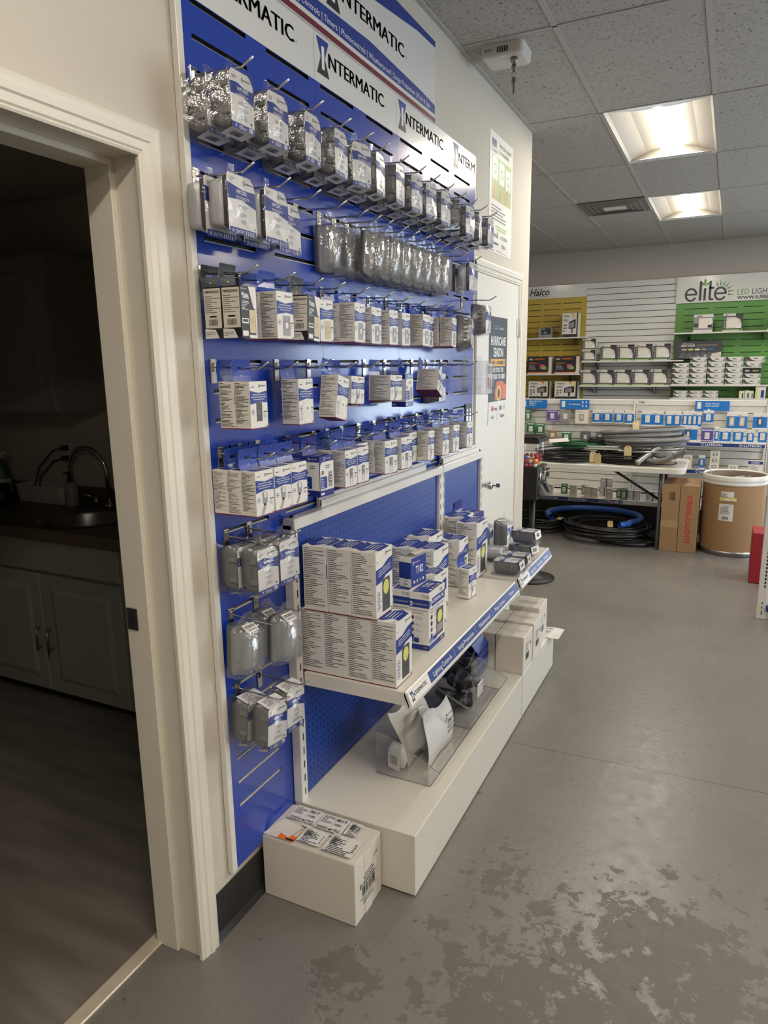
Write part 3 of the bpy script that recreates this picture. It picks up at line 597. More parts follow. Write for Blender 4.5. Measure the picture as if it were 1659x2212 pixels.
def carton(W, H, D, pic, seed, ztop=-0.034, plain=False):
    mb = MB(); z0 = ztop - H; h = W / 2
    mb.box(0, D, -h, h, z0, ztop, 'white', 0.0006); mb.box(-0.0003, D + 0.0003, -h - 0.0003, h + 0.0003, z0 - 0.0003, z0 + 0.0026, 'maroon')
    print_side(mb, FY(-h, 0, z0), D, H, seed); print_side(mb, FY(-h, 0, z0), D, H, seed)
    F = FX(D, -h, z0)
    a, b = 0.52 * H, 0.80 * H
    mb.poly(F, [(0, a), (W * 0.55, a + 0.05 * H), (W, a + 0.02 * H), (W, b), (W * 0.5, b - 0.045 * H), (0, b + 0.01 * H)], 'inkb', 0.0005)
    logo(mb, F, W * 0.52, H * 0.89, W * 0.42); mb.rect(F, W * 0.08, H * 0.875, W * 0.26, H * 0.89, 'ink')
    for i, t in enumerate(('Thermal Photocontrol', 'Photocontrôle thermique', 'Fotocontrol térmico')):
        mb.text(F, t, W * 0.5, H * (0.71 - 0.05 * i), H * 0.028, 'wink', al='c', w=W * (0.72, 0.84, 0.62)[i], bold=0.02)
    mb.ring(F, W * 0.14, H * 0.36, W * 0.085, W * 0.012, 'inkb'); mb.rect(F, W * 0.10, H * 0.35, W * 0.18, H * 0.37, 'inkb')
    if pic == 'plate':
        mb.rect(F, W * 0.34, H * 0.16, W * 0.66, H * 0.56, 'dkgrey', 0.0007); mb.disc(F, W * 0.5, H * 0.35, W * 0.07, 'silver', 0.0009); mb.disc(F, W * 0.5, H * 0.35, W * 0.04, 'ink', 0.0011)
    elif pic == 'stem':
        mb.poly(F, [(W * .36, H * .28), (W * .62, H * .28), (W * .62, H * .5), (W * .58, H * .53), (W * .38, H * .53), (W * .34, H * .5)], 'silver', 0.0007); mb.rect(F, W * .44, H * .4, W * .56, H * .52, 'white', 0.0009); mb.rect(F, W * .40, H * .23, W * .54, H * .28, 'ink', 0.0007)
        for k in (0, 1, 2): mb.poly(F, [(W * (.42 + .05 * k), H * .23), (W * (.44 + .05 * k), H * .23), (W * (.26 + .06 * k), H * .04), (W * (.24 + .06 * k), H * .04)], 'gink', 0.0007)
    elif pic == 'button':
        mb.rect(F, W * .36, H * .24, W * .62, H * .50, 'silver', 0.0007); mb.disc(F, W * .5, H * .40, W * .13, 'ink', 0.0009); mb.disc(F, W * .51, H * .40, W * .085, 'white', 0.0011); mb.disc(F, W * .51, H * .40, W * .05, 'maroon', 0.0013)
        for k in (0, 1): mb.poly(F, [(W * (.40 + .16 * k), H * .24), (W * (.42 + .16 * k), H * .24), (W * (.38 + .18 * k), H * .06), (W * (.36 + .18 * k), H * .06)], 'gink', 0.0007)
    elif pic in ('dial', 'tan'):
        mb.rect(F, W * .34, H * .08, W * .78, H * .5, 'tan' if pic == 'tan' else 'silver', 0.0007); mb.disc(F, W * .56, H * .3, W * .09, 'white' if pic == 'dial' else 'tan', 0.001, ry=W * .12); mb.ring(F, W * .56, H * .3, W * .15, W * .012, 'gink', 0.0009)
    elif pic == 'switch':
        mb.rect(F, W * .32, H * .05, W * .82, H * .46, 'cream', 0.0007); mb.rect(F, W * .44, H * .12, W * .70, H * .4, 'white', 0.001); mb.rect(F, W * .52, H * .34, W * .62, H * .37, 'ink', 0.0012)
        for k in (0, 1): mb.ring(F, W * .14, H * (0.14 + .12 * k), W * .07, W * .012, 'ink')
    mb.rect(F, W * .74, H * .34, W * .96, H * .365, 'maroon', 0.0006); mb.lines(F, W * .74, H * .24, W * .2, H * .08, 3, 'gink', .3, 5); mb.rect(F, W * .88, H * .03, W * .96, H * .055, 'maroon', 0.0007)
    T = FT(ztop, D, -h)
    mb.poly(T, [(0, 0.0), (W * .45, D * .18), (W * .55, D * .8), (W, D), (W, 0)], 'inkb', 0.0004) if False else mb.rect(T, W * 0.12, D * 0.1, W * 0.98, D * 0.8, 'inkb', 0.0005)
    for k in range(3): mb.rect(T, W * .3, D * (.25 + .17 * k), W * .85, D * (.31 + .17 * k), 'wink', 0.0008)
    return mb.mesh('box_body')
def timer_box(W=0.068, H=0.125, D=0.055, ztop=-0.034):
    mb = MB(); z0 = ztop - H; h = W / 2
    mb.box(0, D, -h, h, z0, ztop, 'black', 0.0006)
    F = FY(-h, 0, z0)
    mb.poly(F, [(D * .05, H * .2), (D * .97, H * .2), (D * .97, H * .97), (D * .02, H * .97)], 'wbox', 0.0004); mb.poly(F, [(0, 0), (D * .8, 0), (D * .6, H * .17), (0, H * .19)], 'white', 0.0004)
    mb.text(F, 'TEMPORIZADOR', D * .08, H * .88, H * .045, 'ink', w=D * .82, bold=0.03); mb.lines(F, D * .08, H * .5, D * .85, H * .35, 9, 'gink', .35, 8); mb.bars(F, D * .25, H * .25, D * .5, H * .12, 16); mb.rect(F, D * .3, H * .41, D * .7, H * .44, 'ink'); mb.lines(F, D * .05, H * .05, D * .55, H * .09, 3, 'gink', .35, 2)
    F = FX(D, -h, z0)
    mb.poly(F, [(W * .52, H), (W, H), (W, H * .0), (W * .5, 0), (W * .5, H * .06), (W * .92, H * .06), (W * .92, H * .56), (W * .8, H * .6)], 'white', 0.0004)
    mb.rect(F, W * .52, H * .1, W * .9, H * .55, 'tan', 0.0006); mb.ring(F, W * .7, H * .34, W * .1, W * .014, 'gink', 0.0009)
    mb.text(F, 'TIMER', W * .08, H * .76, H * .075, 'wink', w=W * .46, bold=.03); mb.lines(F, W * .08, H * .84, W * .4, H * .05, 2, 'wink', .4, 1); logo(mb, F, W * .06, H * .935, W * .36, 'wink', 'wink', 'ink')
    mb.lines(F, W * .08, H * .55, W * .5, H * .18, 6, 'wink', .35, 6); mb.rect(F, W * .06, H * .28, W * .46, H * .38, 'white', .0006); mb.rect(F, W * .1, H * .31, W * .42, H * .36, 'ink', .0008); mb.rrect(F, W * .06, H * .04, W * .42, H * .14, .003, 'white', .0006)
    return mb.mesh('box_body')
def photo_box(W=0.075, H=0.125, D=0.06, ztop=-0.034):
    mb = MB(); z0 = ztop - H; h = W / 2
    mb.box(0, D, -h, h, z0, ztop, 'navy', 0.0006)
    for F, w in ((FY(-h, 0, z0), D), (FX(D, -h, z0), W)):
        mb.poly(F, [(w * .02, H * .16), (w * .98, H * .16), (w * .98, H * .86), (w * .2, H * .86), (w * .08, H * .82), (w * .02, H * .74)], 'white', .0004); logo(mb, F, w * .3, H * .92, w * .55, 'wink', 'wink', 'navy')
        mb.rrect(F, w * .05, H * .2, w * .5, H * .5, .004, 'inkb', .0006); mb.lines(F, w * .09, H * .23, w * .36, H * .24, 6, 'wink', .3, 4, .0008)
        mb.lines(F, w * .3, H * .70, w * .5, H * .1, 2, 'gink', .45, 9, cen=True); mb.disc(F, w * .2, H * .6, w * .09, 'maroon'); mb.disc(F, w * .2, H * .6, w * .05, 'silver', .0009); mb.rect(F, w * .05, H * .05, w * .3, H * .1, 'white', .0006)
    mb.rect(F, w * .58, H * .22, w * .88, H * .6, 'silver', .0006); mb.disc(F, w * .75, H * .42, w * .15, 'ink', .0008); mb.disc(F, w * .75, H * .42, w * .1, 'white', .001); mb.disc(F, w * .75, H * .42, w * .055, 'maroon', .0012)
    T = FT(ztop, D, -h); mb.text(T, 'A421', W * .3, D * .3, .02, 'wink', w=W * .4, bold=.02)
    return mb.mesh('box_body')
def proto_cover(seed, label_top=False):
    # grey in-use outlet cover in a clear clamshell with a printed card
    b = MB(); b.loft([(-0.030, 0.038, -0.128, -0.022, 0.014), (-0.004, 0.043, -0.138, -0.014, 0.016), (0.006, 0.0435, -0.139, -0.013, 0.016), (0.031, 0.041, -0.137, -0.016, 0.022)], 'greyplastic', smooth=True, n=4)
    for sg in (-1, 1):
        for z in (-0.048, -0.106): b.box(0.004, 0.030, sg * 0.0435 - 0.003, sg * 0.0435 + 0.003, z - 0.008, z + 0.008, 'greyplastic', 0.002); b.box(0.010, 0.026, sg * 0.047 - 0.0006, sg * 0.047 + 0.0006, z - 0.004, z + 0.004, 'midplastic')
        b.box(0.016, 0.019, sg * 0.0438 - 0.001, sg * 0.0438 + 0.001, -0.125, -0.028, 'midplastic')
    c = MB(); F = FX(0.0325, -0.0435, -0.142); Wc, H = 0.087, 0.127
    c.poly(F, [(0.0, 0), (Wc, 0), (Wc, H - .02), (Wc - .012, H - .004), (Wc - .02, H), (.008, H), (0, H - .008)], 'whiteg', 0)
    c.poly(F, [(0, H * .78), (Wc * .3, H * .80), (Wc * .62, H * .74), (Wc, H * .75), (Wc, H * .5), (Wc * .5, H * .60), (0, H * .58)], 'inkb', .0004)
    c.text(F, 'WP3100C', Wc * .28, H * .665, H * .065, 'wink', w=Wc * .5, bold=.02); c.lines(F, Wc * .2, H * .585, Wc * .6, H * .06, 3, 'wink', .3, seed, .0008, True)
    logo(c, F, Wc * .5, H * .87, Wc * .4); c.lines(F, Wc * .08, H * .84, Wc * .2, H * .08, 3, 'gink', .3, seed + 1)
    for k in range(3): c.lines(F, Wc * .3, H * (.43 - .12 * k), Wc * .45, H * .08, 4, 'gink', .3, seed + k, .0005, True)
    c.disc(F, Wc * .86, H * .17, Wc * .04, 'gink'); c.rect(F, 0, 0, Wc, H * .105, 'inkb', .0004); c.text(F, '16', Wc * .14, H * .035, H * .045, 'wink', bold=.02); c.lines(F, Wc * .3, H * .02, Wc * .38, H * .07, 3, 'wink', .35, seed, .0008); c.rect(F, Wc * .74, H * .015, Wc * .9, H * .09, 'wink', .0007); c.lines(F, Wc * .75, H * .02, Wc * .14, H * .06, 5, 'inkb', .4, 3, .001)
    c.add([(.0325, -.0435, -.142), (.0325, .0435, -.142), (-.006, .040, -.150), (-.006, -.040, -.150)], [(0, 1, 2, 3)], 'whiteg')
    G = (Vector((.0325, -.0435, -.142)), Vector((0, 1, 0)), Vector((-.0385, 0, -.008)).normalized(), Vector((.2, 0, -1)).normalized()); c.bars(G, .02, .01, .04, .018, 14)
    if label_top:
        c.add([(.0325, -.0435, -.016), (.0325, .0435, -.016), (-.012, .042, -.004), (-.012, -.042, -.004)], [(3, 2, 1, 0)], 'whiteg')
        T = (Vector((.0325, -.0435, -.016)), Vector((0, 1, 0)), Vector((-.0445, 0, .012)).normalized(), Vector((.26, 0, .96)).normalized()); c.lines(T, .012, .01, .06, .03, 5, 'gink', .35, 4, .0012)
    s = MB(); s.loft([(-.037, .050, -.153, -.002, .014), (-.034, .050, -.153, -.002, .014), (-.033, .0455, -.148, -.007, .016), (.0335, .0455, -.147, -.009, .018)], 'blister', cap0=True, smooth=True, n=4)
    s.add([(0, -.016, -.008), (0, .016, -.008), (.002, .014, .022), (.002, -.014, .022)], [(0, 1, 2, 3)], 'blister')
    return [('cover_body', b.mesh('cover_body')), ('card', c.mesh('card')), ('blister', s.mesh('blister'))]
def proto_wide(seed):
    # frosted wide cover with dark gasket behind a blue card
    b = MB(); b.loft([(-.034, .046, -.118, -.03, .016), (-.028, .052, -.128, -.022, .016), (.014, .054, -.134, -.018, .014)], 'frost', smooth=True, n=4)
    g = MB(); g.loft([(.014, .055, -.136, -.016, .012), (.026, .055, -.136, -.016, .012)], 'dkplastic', n=4)
    c = MB(); F = FX(.029, -.058, -.148); Wc, H = .116, .136
    c.poly(F, [(.006, 0), (Wc - .006, 0), (Wc, .008), (Wc, H - .028), (Wc - .008, H - .010), (Wc - .02, H), (.006, H), (0, H - .006), (0, .008)], 'whiteg', 0)
    c.poly(F, [(0, H * .84), (Wc * .55, H * .77), (Wc, H * .78), (Wc, H * .5), (Wc * .45, H * .6), (0, H * .57)], 'inkb', .0004)
    c.text(F, 'WP1220C', Wc * .3, H * .69, H * .065, 'wink', w=Wc * .38, bold=.02); c.lines(F, Wc * .28, H * .59, Wc * .5, H * .075, 3, 'wink', .3, seed, .0008, True)
    logo(c, F, Wc * .56, H * .875, Wc * .36); c.lines(F, Wc * .1, H * .86, Wc * .16, H * .09, 4, 'gink', .3, seed)
    for k in range(3): c.lines(F, Wc * .36, H * (.44 - .12 * k), Wc * .34, H * .075, 4, 'gink', .3, seed + k, .0005, True)
    c.disc(F, Wc * .92, H * .15, Wc * .03, 'gink'); c.rect(F, .003, 0, Wc - .003, H * .11, 'inkb', .0004); c.text(F, '16', Wc * .1, H * .03, H * .05, 'wink', bold=.02); c.lines(F, Wc * .22, H * .02, Wc * .3, H * .07, 3, 'wink', .35, seed, .0008)
    for k in range(5): c.rect(F, Wc * (.58 + .07 * k), H * .015, Wc * (.60 + .07 * k), H * .09, 'wink', .0007)
    s = MB(); s.loft([(.012, .057, -.14, -.012, .014), (.030, .0575, -.148, -.011, .016)], 'blister', cap0=False, smooth=True, n=4); s.add([(0, -.02, -.012), (0, .02, -.012), (.002, .012, .02), (.002, -.012, .02)], [(0, 1, 2, 3)], 'blister')
    return [('frosted_cover', b.mesh('frosted_cover')), ('gasket', g.mesh('gasket')), ('card', c.mesh('card')), ('blister', s.mesh('blister'))]
def proto_clear(sticker=False):
    b = MB(); b.loft([(-.034, .044, -.165, -.020, .016), (-.026, .044, -.165, -.020, .016)], 'dkplastic', n=4); b.loft([(-.026, .042, -.163, -.022, .016), (-.020, .041, -.162, -.023, .016)], 'greyplastic', n=4)
    s = MB(); s.loft([(-.020, .043, -.164, -.020, .016), (-.017, .040, -.161, -.023, .016), (.018, .038, -.156, -.028, .018), (.030, .035, -.150, -.034, .02)], 'film', cap0=False, smooth=True, n=4)
    s.loft([(-.017, .034, -.150, -.034, .014), (.012, .030, -.144, -.040, .014)], 'film', cap0=False, n=3)
    g = MB(); g.loft([(-.036, .047, -.172, -.010, .01), (-.002, .0465, -.171, -.012, .01), (.034, .039, -.155, -.026, .02)], 'bag', cap0=False, cap1=True, smooth=True, n=4)
    g.add([(-.004, -.044, -.012), (-.004, .044, -.012), (0, .016, .02), (0, -.016, .02)], [(0, 1, 2, 3)], 'bag')
    out = [('base_plate', b.mesh('base_plate')), ('clear_cover', s.mesh('clear_cover')), ('poly_bag', g.mesh('poly_bag'))]
    if sticker:
        k = MB(); F = (Vector((.026, -.03, -.033)), Vector((0, 1, 0)), Vector((-.8, 0, .6)).normalized(), Vector((.6, 0, .8))); k.rect(F, 0, 0, .05, .03, 'white', .003); k.lines(F, .006, .016, .04, .01, 2, 'ink', .5, 2, .0036); logo(k, F, .012, .006, .03, off=.0036)
        out.append(('sticker', k.mesh('sticker')))
    return out
def proto_dark(seed=1):
    b = MB(); b.loft([(-.036, .055, -.17, -.02, .02), (-.02, .055, -.17, -.02, .02), (.02, .048, -.16, -.03, .03), (.036, .04, -.15, -.04, .02)], 'midplastic', smooth=True, n=4)
    for k in range(6): b.box(.0, .02, -.0535, -.050, -.155 + .02 * k, -.149 + .02 * k, 'greyplastic', .001)
    c = MB(); F = FX(.037, -.04, -.16); c.rect(F, 0, 0, .08, .12, 'whiteg', 0); c.rect(F, 0, .06, .08, .10, 'inkb'); c.lines(F, .02, .01, .04, .04, 6, 'gink', .3, 2, cen=True)
    s = MB(); s.loft([(-.037, .06, -.178, -.012, .02), (.039, .046, -.168, -.028, .02)], 'blister', cap0=False, smooth=True, n=4); s.add([(0, -.02, -.012), (0, .02, -.012), (0, .014, .022), (0, -.014, .022)], [(0, 1, 2, 3)], 'blister')
    return [('cover_body', b.mesh('cover_body')), ('card', c.mesh('card')), ('blister', s.mesh('blister'))]
PR = {}
PR['cover'] = [proto_cover(s) for s in (1, 5, 9)]
PR['coverlab'] = [proto_cover(3, True)]
PR['wide'] = [proto_wide(2)]
PR['clear'] = [proto_clear()]
PR['clearlab'] = [proto_clear(True)]
PR['dark'] = [proto_dark()]
tb = tab(.075); tbd = tab(.068, mat='black')
for kd, W, H, D, pic in (('plate', .075, .122, .048, 'plate'), ('stem', .075, .122, .048, 'stem'), ('button', .075, .122, .052, 'button'), ('dial', .075, .125, .055, 'dial'), ('tan', .075, .125, .055, 'tan'), ('switch', .080, .135, .060, 'switch'), ('squat', .088, .094, .092, 'stem')):
    PR[kd] = [[('box_body', carton(W, H, D, pic, sd)), ('hang_tab', tb)] for sd in (3, 8)]
PR['timer'] = [[('box_body', timer_box()), ('hang_tab', tbd)]]
PR['photo'] = [[('box_body', photo_box()), ('hang_tab', tab(.075, mat='navy'))]]
INFO = {'cover': ('outlet_cover_pack', 'grey outlet cover in clear clamshell', 'outlet cover', .036), 'coverlab': ('outlet_cover_pack', 'grey outlet cover pack with white top label', 'outlet cover', .036),
 'wide': ('wide_cover_pack', 'frosted wide outlet cover with blue card', 'outlet cover', .034), 'clear': ('clear_cover_pack', 'bagged clear plastic outlet cover', 'outlet cover', .036), 'clearlab': ('clear_cover_pack', 'bagged clear outlet cover with white sticker', 'outlet cover', .036),
 'dark': ('grey_cover_pack', 'large ribbed grey outlet cover pack', 'outlet cover', .038), 'plate': ('photocontrol_box', 'white carton showing dark photocontrol plate', 'carton', 0), 'stem': ('photocontrol_box', 'white carton showing wired photocontrol', 'carton', 0),
 'button': ('photocontrol_box', 'white carton showing round-eyed photocontrol', 'carton', 0), 'dial': ('timer_switch_box', 'white carton showing grey dial switch', 'carton', 0), 'tan': ('timer_switch_box', 'white carton showing almond dial switch', 'carton', 0),
 'switch': ('wall_switch_box', 'white carton showing wall switch', 'carton', 0), 'squat': ('sensor_box', 'squat white carton with blue tab', 'carton', 0), 'timer': ('timer_box', 'black and white timer carton', 'carton', 0), 'photo': ('photocontrol_box', 'navy and white photo control carton', 'carton', 0)}
DEPTH = {'cover': .073, 'coverlab': .073, 'wide': .066, 'clear': .072, 'clearlab': .072, 'dark': .076, 'plate': .0485, 'stem': .0485, 'button': .0525, 'dial': .0555, 'tan': .0555, 'switch': .0605, 'squat': .0925, 'timer': .0555, 'photo': .0605}
def hang(row, z, hooks):
    # hooks: (y, kinds from the tip back to the wall, distance of the front face from the wall, yaw, tilt)
    for n, h in enumerate(hooks):
        y, kinds = h[0], h[1]; front = h[2] if len(h) > 2 else .168; yaw = h[3] if len(h) > 3 else R.uniform(-3, 3); tilt = h[4] if len(h) > 4 else 0.0
        place(HOOK, 'display_hook', 'chrome display hook, %s from the left in the %s' % (ORD[n + 1], row), 'hook', (0, y, z), group='hooks in the ' + row)
        x = front
        for i, kd in enumerate(kinds):
            nm, lb, cat, off = INFO[kd]; d = DEPTH[kd]
            where = ('' if len(kinds) == 1 else 'front of ' if i == 0 else 'back of ' if i == len(kinds) - 1 else 'middle of ')
            lx = x - off if off else x - d
            t = place(PR[kd][(n + i) % len(PR[kd])], nm, '%s, %s%s hook, %s' % (lb, where, ORD[n + 1], row), cat, (max(lx, .0225 + (off + .001 if off else 0)), y, z - .022), (math.radians(tilt), 0, math.radians(yaw if i == 0 else yaw * .3)), 'packages in the ' + row)
            x -= d + .001
r1y = [1.500, 1.650, 1.818, 1.976, 2.12, 2.240, 2.398, 2.55, 2.69, 2.845, 3.0, 3.145, 3.283, 3.44]
ry = [-1, -2, 2, 4, -14, 8, 5, -4, -5, -4, 20, -6, 9, 0]
hang('top row', slot_z(9), [(y, ('cover', 'cover'), .168, a) for y, a in zip(r1y, ry)])
C2 = ('clear', 'clear')
hang('second row', slot_z(6), [(1.483, ('wide', 'wide'), .165, 2), (1.64, ('wide', 'wide'), .158, 3), (1.79, ('wide',), .10, 2), (1.938, ()), (2.075, ('clear',), .10, 0), (2.173, ('clear',), .095, 0), (2.262, C2, .168, 6, -9), (2.383, C2, .168, 4, -5), (2.485, C2, .166, 4, -5), (2.59, C2, .164, 0, -2), (2.69, C2, .164, 0, -2), (2.79, C2, .164, 0, -2), (2.89, C2, .166, 8, -10), (3.03, ('clear',), .10, 0), (3.2, ('wide', 'wide'), .168, 0)])
hang('third row', slot_z(3), [(1.48, ('timer', 'timer'), .165, 2), (1.645, ('dial', 'dial'), .166, -2), (1.791, ('timer', 'dial'), .168, 2, -4), (1.917, ('tan', 'dial'), .135, -2), (2.075, ('dial', 'dial'), .167, 1, -2), (2.258, ('dial', 'dial'), .135, 0, -1), (2.411, ('dial', 'dial'), .128, 1), (2.564, ('dial',), .11, 0), (2.698, ('dial', 'dial'), .14, 1, -2), (2.829, ('dial',), .10, 0), (2.976, ('dial', 'dial'), .155, 6, -4), (3.20, ('dark',), .165, 12, -16)])
hang('fourth row', slot_z(0), [(1.504, ('plate', 'plate'), .166, 0), (1.642, ()), (1.797, ('switch',), .125, 0), (1.98, ('switch',), .155, 4, -12), (2.136, ('squat',), .125, -2, -4), (2.37, ('squat',), .160, -4, -2), (2.545, ('photo',), .13, 0), (2.811, ('squat',), .16, 8, -22), (2.977, ('dark',), .10, 0), (3.154, ())])
hang('fifth row', slot_z(-3), [(1.512, ('stem', 'stem', 'stem'), .167, -3), (1.599, ('stem', 'stem', 'stem'), .167, -3), (1.682, ('stem', 'stem', 'stem'), .167, -3), (1.838, ('photo', 'photo'), .167, -4), (1.994, ('button', 'button'), .166, -2), (2.083, ('button', 'button'), .164, -2), (2.182, ('button',), .11, 0), (2.31, ('button', 'button'), .166, -12), (2.44, ('button', 'photo'), .168, -8), (2.60, ('stem',), .12, 0), (2.69, ('stem', 'stem'), .165, 4, -4), (2.86, ('stem', 'stem'), .165, 0, -3), (2.99, ('stem', 'stem'), .165, 0, -3), (3.17, ('stem', 'stem'), .165, 0, -2)])
hang('sixth row', slot_z(-6), [(1.515, ('cover', 'cover'), .166, -4), (1.62, ('cover', 'cover'), .166, -4)])
hang('seventh row', slot_z(-9), [(1.515, ('clearlab',), .115, -4, -4), (1.635, ('clearlab', 'clearlab'), .166, -4, -3)])
hang('bottom row', slot_z(-12), [(1.525, ('coverlab', 'coverlab'), .17, -3, -6), (1.632, ('coverlab',), .16, -3, -4)])
place(HOOK, 'display_hook', 'chrome display hook holding the big grey cover beside the poster door', 'hook', (0, 3.435, slot_z(4)))
place(PR['dark'][0], 'grey_cover_pack', 'ribbed grey cover with shiny side card, rightmost package near the poster door', 'outlet cover', (.125, 3.435, slot_z(4) - .022), (0, 0, 0))
# acrylic leaflet holder and glossy pictogram strip at the far end of the panels
t = thing('leaflet_holder', 'clear acrylic leaflet holder at the right end of the fourth row', 'leaflet holder', (.022, 3.50, 1.54))
m = MB()
for a in ((0, .003, -.05, .05, 0, .2), (.14, .143, -.05, .05, 0, .17), (0, .143, -.05, -.047, 0, .17), (0, .143, .047, .05, 0, .17), (0, .143, -.05, .05, 0, .003), (.07, .073, -.047, .047, 0, .19)): m.box(*a, 'acryl')
m.build('holder', t)
o = MB().box(.128, .13, -.042, .042, .005, .155, 'white'); F = FX(.13, -.042, .005); o.rect(F, .01, .1, .074, .14, 'silver'); o.rect(F, .012, .03, .04, .08, 'orange'); o.rect(F, .045, .02, .07, .075, 'sky')
o = o.build('leaflet', loc=(.022, 3.50, 1.54)); tag(o, 'printed leaflet standing in the clear acrylic holder', 'leaflet')
t = thing('pictogram_plate', 'narrow dark glossy plate with two white figures, right end of blue slatwall', 'sign', (.021, 3.55, 1.29))
m = MB(); m.box(0, .004, -.05, .05, 0, .2, 'black', .001); m.build('plate', t)
m = MB(); F = FX(.004, -.05, 0)
for u in (.028, .072): m.disc(F, u, .165, .010, 'wink'); m.poly(F, [(u - .014, .15), (u + .014, .15), (u + .017, .085), (u + .008, .085), (u + .008, .02), (u - .008, .02), (u - .008, .085), (u - .017, .085)], 'wink')
m.build('figure', t)
# posters
t = thing('poster', 'white sustainability poster with recycling photo on the wall above the white door', 'poster', (.0015, 3.915, 2.31))
m = MB(); m.box(-.001, 0, 0, .44, 0, .62, 'white'); F = FX(0, 0, 0)
m.rect(F, .035, .545, .12, .585, 'navy'); m.text(F, 'K-Gespool', .03, .52, .02, 'ink', w=.1); m.text(F, 'Setting the standard', .17, .565, .026, 'pgreen', w=.23); m.text(F, 'for sustainability', .17, .53, .026, 'pgreen', w=.19)
m.rect(F, .04, .28, .41, .505, 'leaf', .0003)
for k in range(3):
    u = .10 + .125 * k; m.rrect(F, u - .048, .385 - .01 * k, u + .048, .50 - .01 * k, .012, 'cream', .0005); m.ring(F, u, .44 - .01 * k, .026, .005, 'gink', .0008, 9); m.poly(F, [(u - .02, .285), (u + .03, .285), (u + .022, .35), (u + .004, .392), (u - .012, .36)], 'skin', .0007)
m.lines(F, .04, .175, .37, .085, 5, 'gink', .4, 3); m.rect(F, .12, .14, .34, .15, 'leaf'); m.rect(F, .14, .125, .32, .135, 'leaf')
m.text(F, 'LEVITON', .07, .085, .018, 'gink', w=.1, bold=.02); m.rect(F, .15, .082, .175, .12, 'leaf'); m.text(F, 'OLUTRON', .22, .085, .02, 'ink', w=.13); logo(m, F, .06, .045, .13); m.text(F, 'Halco', .24, .04, .026, 'ink', shear=.3)
m.lines(F, .03, .008, .07, .022, 2, 'navy', .4, 1); m.rect(F, .03, .034, .41, .0345, 'gink'); m.lines(F, .14, .01, .25, .014, 2, 'gink', .3, 1)
m.build('sheet', t)
t = thing('poster', 'dark hurricane season poster taped on the white door', 'poster', (.0135, 3.92, 1.345))
m = MB(); m.box(-.001, 0, 0, .355, 0, .615, 'black'); F = FX(0, 0, 0); m.rect(F, 0, 0, .355, .13, 'white', .0003)
m.text(F, 'HURRICANE', .178, .455, .05, 'wink', w=.29, al='c', bold=.02); m.text(F, 'SEASON', .178, .39, .05, 'wink', w=.19, al='c', bold=.02); m.rect(F, .035, .335, .32, .375, 'amber', .0004); m.text(F, 'JUNE 1 - NOVEMBER 30', .178, .345, .021, 'ink', w=.26, al='c', bold=.03)
m.text(F, 'WE STOCK THE', .178, .30, .026, 'wink', w=.21, al='c', bold=.03); m.text(F, 'SUPPLIES YOU NEED', .178, .262, .026, 'wink', w=.28, al='c', bold=.03); m.rect(F, .1, .56, .17, .565, 'sky'); m.rect(F, .09, .545, .17, .552, 'sky'); m.text(F, 'Rexel USA', .19, .545, .014, 'wink', w=.08)
m.poly(F, [(.15, .245), (.26, .25), (.35, .22), (.35, .14), (.13, .135), (.12, .18)], 'fire', .0004); m.disc(F, .2, .175, .02, 'black', .0008); m.ring(F, .2, .175, .045, .01, 'yellow', .0007)
m.text(F, '3M', .05, .075, .03, 'red', bold=.02); m.text(F, 'eaton', .12, .08, .016, 'ink', bold=.03); m.rect(F, .12, .073, .19, .076, 'red'); m.text(F, 'ECMD', .21, .075, .025, 'gink', w=.06, bold=.03); m.rect(F, .3, .075, .33, .1, 'leaf')
m.text(F, 'Tyrade', .05, .03, .022, 'ink', w=.06); m.ring(F, .18, .04, .022, .003, 'red'); m.text(F, 'Burgon', .24, .03, .02, 'ink', w=.08, bold=.02)
m.build('sheet', t)

# ------------------------------------------------------------------ white gondola unit in front of the panels
gd = thing('gondola_unit', 'low white gondola display unit with blue perforated back, in front of slatwall', 'display unit', (0, 0, 0))
YA, YB, YC = 1.79, 3.068, 3.70
def upright(y0, y1, cols):
    m = MB(); m.box(.0225, .056, y0, y1, .225, 1.205, 'railw', .0015)
    for yc in cols:
        z = .25
        while z < 1.17: m.rect(FX(.056, yc - .003, z), 0, 0, .006, .026, 'slatback', .0005); z += .0508
    m.build('upright', gd)
upright(YA, YA + .036, [YA + .02]); upright(YB - .012, YB + .050, [YB, YB + .038]); upright(YC - .03, YC, [YC - .014])
for a, b in ((YA + .036, YB - .012), (YB + .05, YC - .03)):
    m = MB(); m.box(.034, .042, a, b, .23, 1.19, 'peg'); m.build('back_panel', gd)
for a, b in ((YA, YB + .006), (YB + .010, YC)):
    m = MB(); m.box(.0215, .068, a, b, 1.188, 1.225, 'railw', .003)
    for y in (a + .022, b - .022): m.lathe([(0, .009), (.006, .007), (.009, 0)], 'ink', 10, (.044, y, 1.225))
    m.build('top_rail', gd)
for a, b in ((YA + .004, 3.083), (3.087, 3.75)):
    m = MB(); m.box(.0215, .474, a, b, .007, .226, 'shelfw', .0015)
    if a > 3: m.box(.4735, .4755, a, a + .008, .004, .226, 'railw')
    m.build('base_deck', gd)
for a, b, lb in ((1.99, 2.905, 'long white metal sign rail lying along the top of the gondola'), (3.12, 3.66, 'shorter white metal sign rail on the far end of the gondola top')):
    m = MB(); m.box(.028, .040, a, b, 1.226, 1.264, 'railw', .001); m.box(.024, .047, a, b, 1.225, 1.229, 'railw', .0005); m.box(.046, .049, a, b, 1.229, 1.25, 'railw')
    tag(m.build('sign_rail'), lb, 'rail', 'sign rails on the gondola')
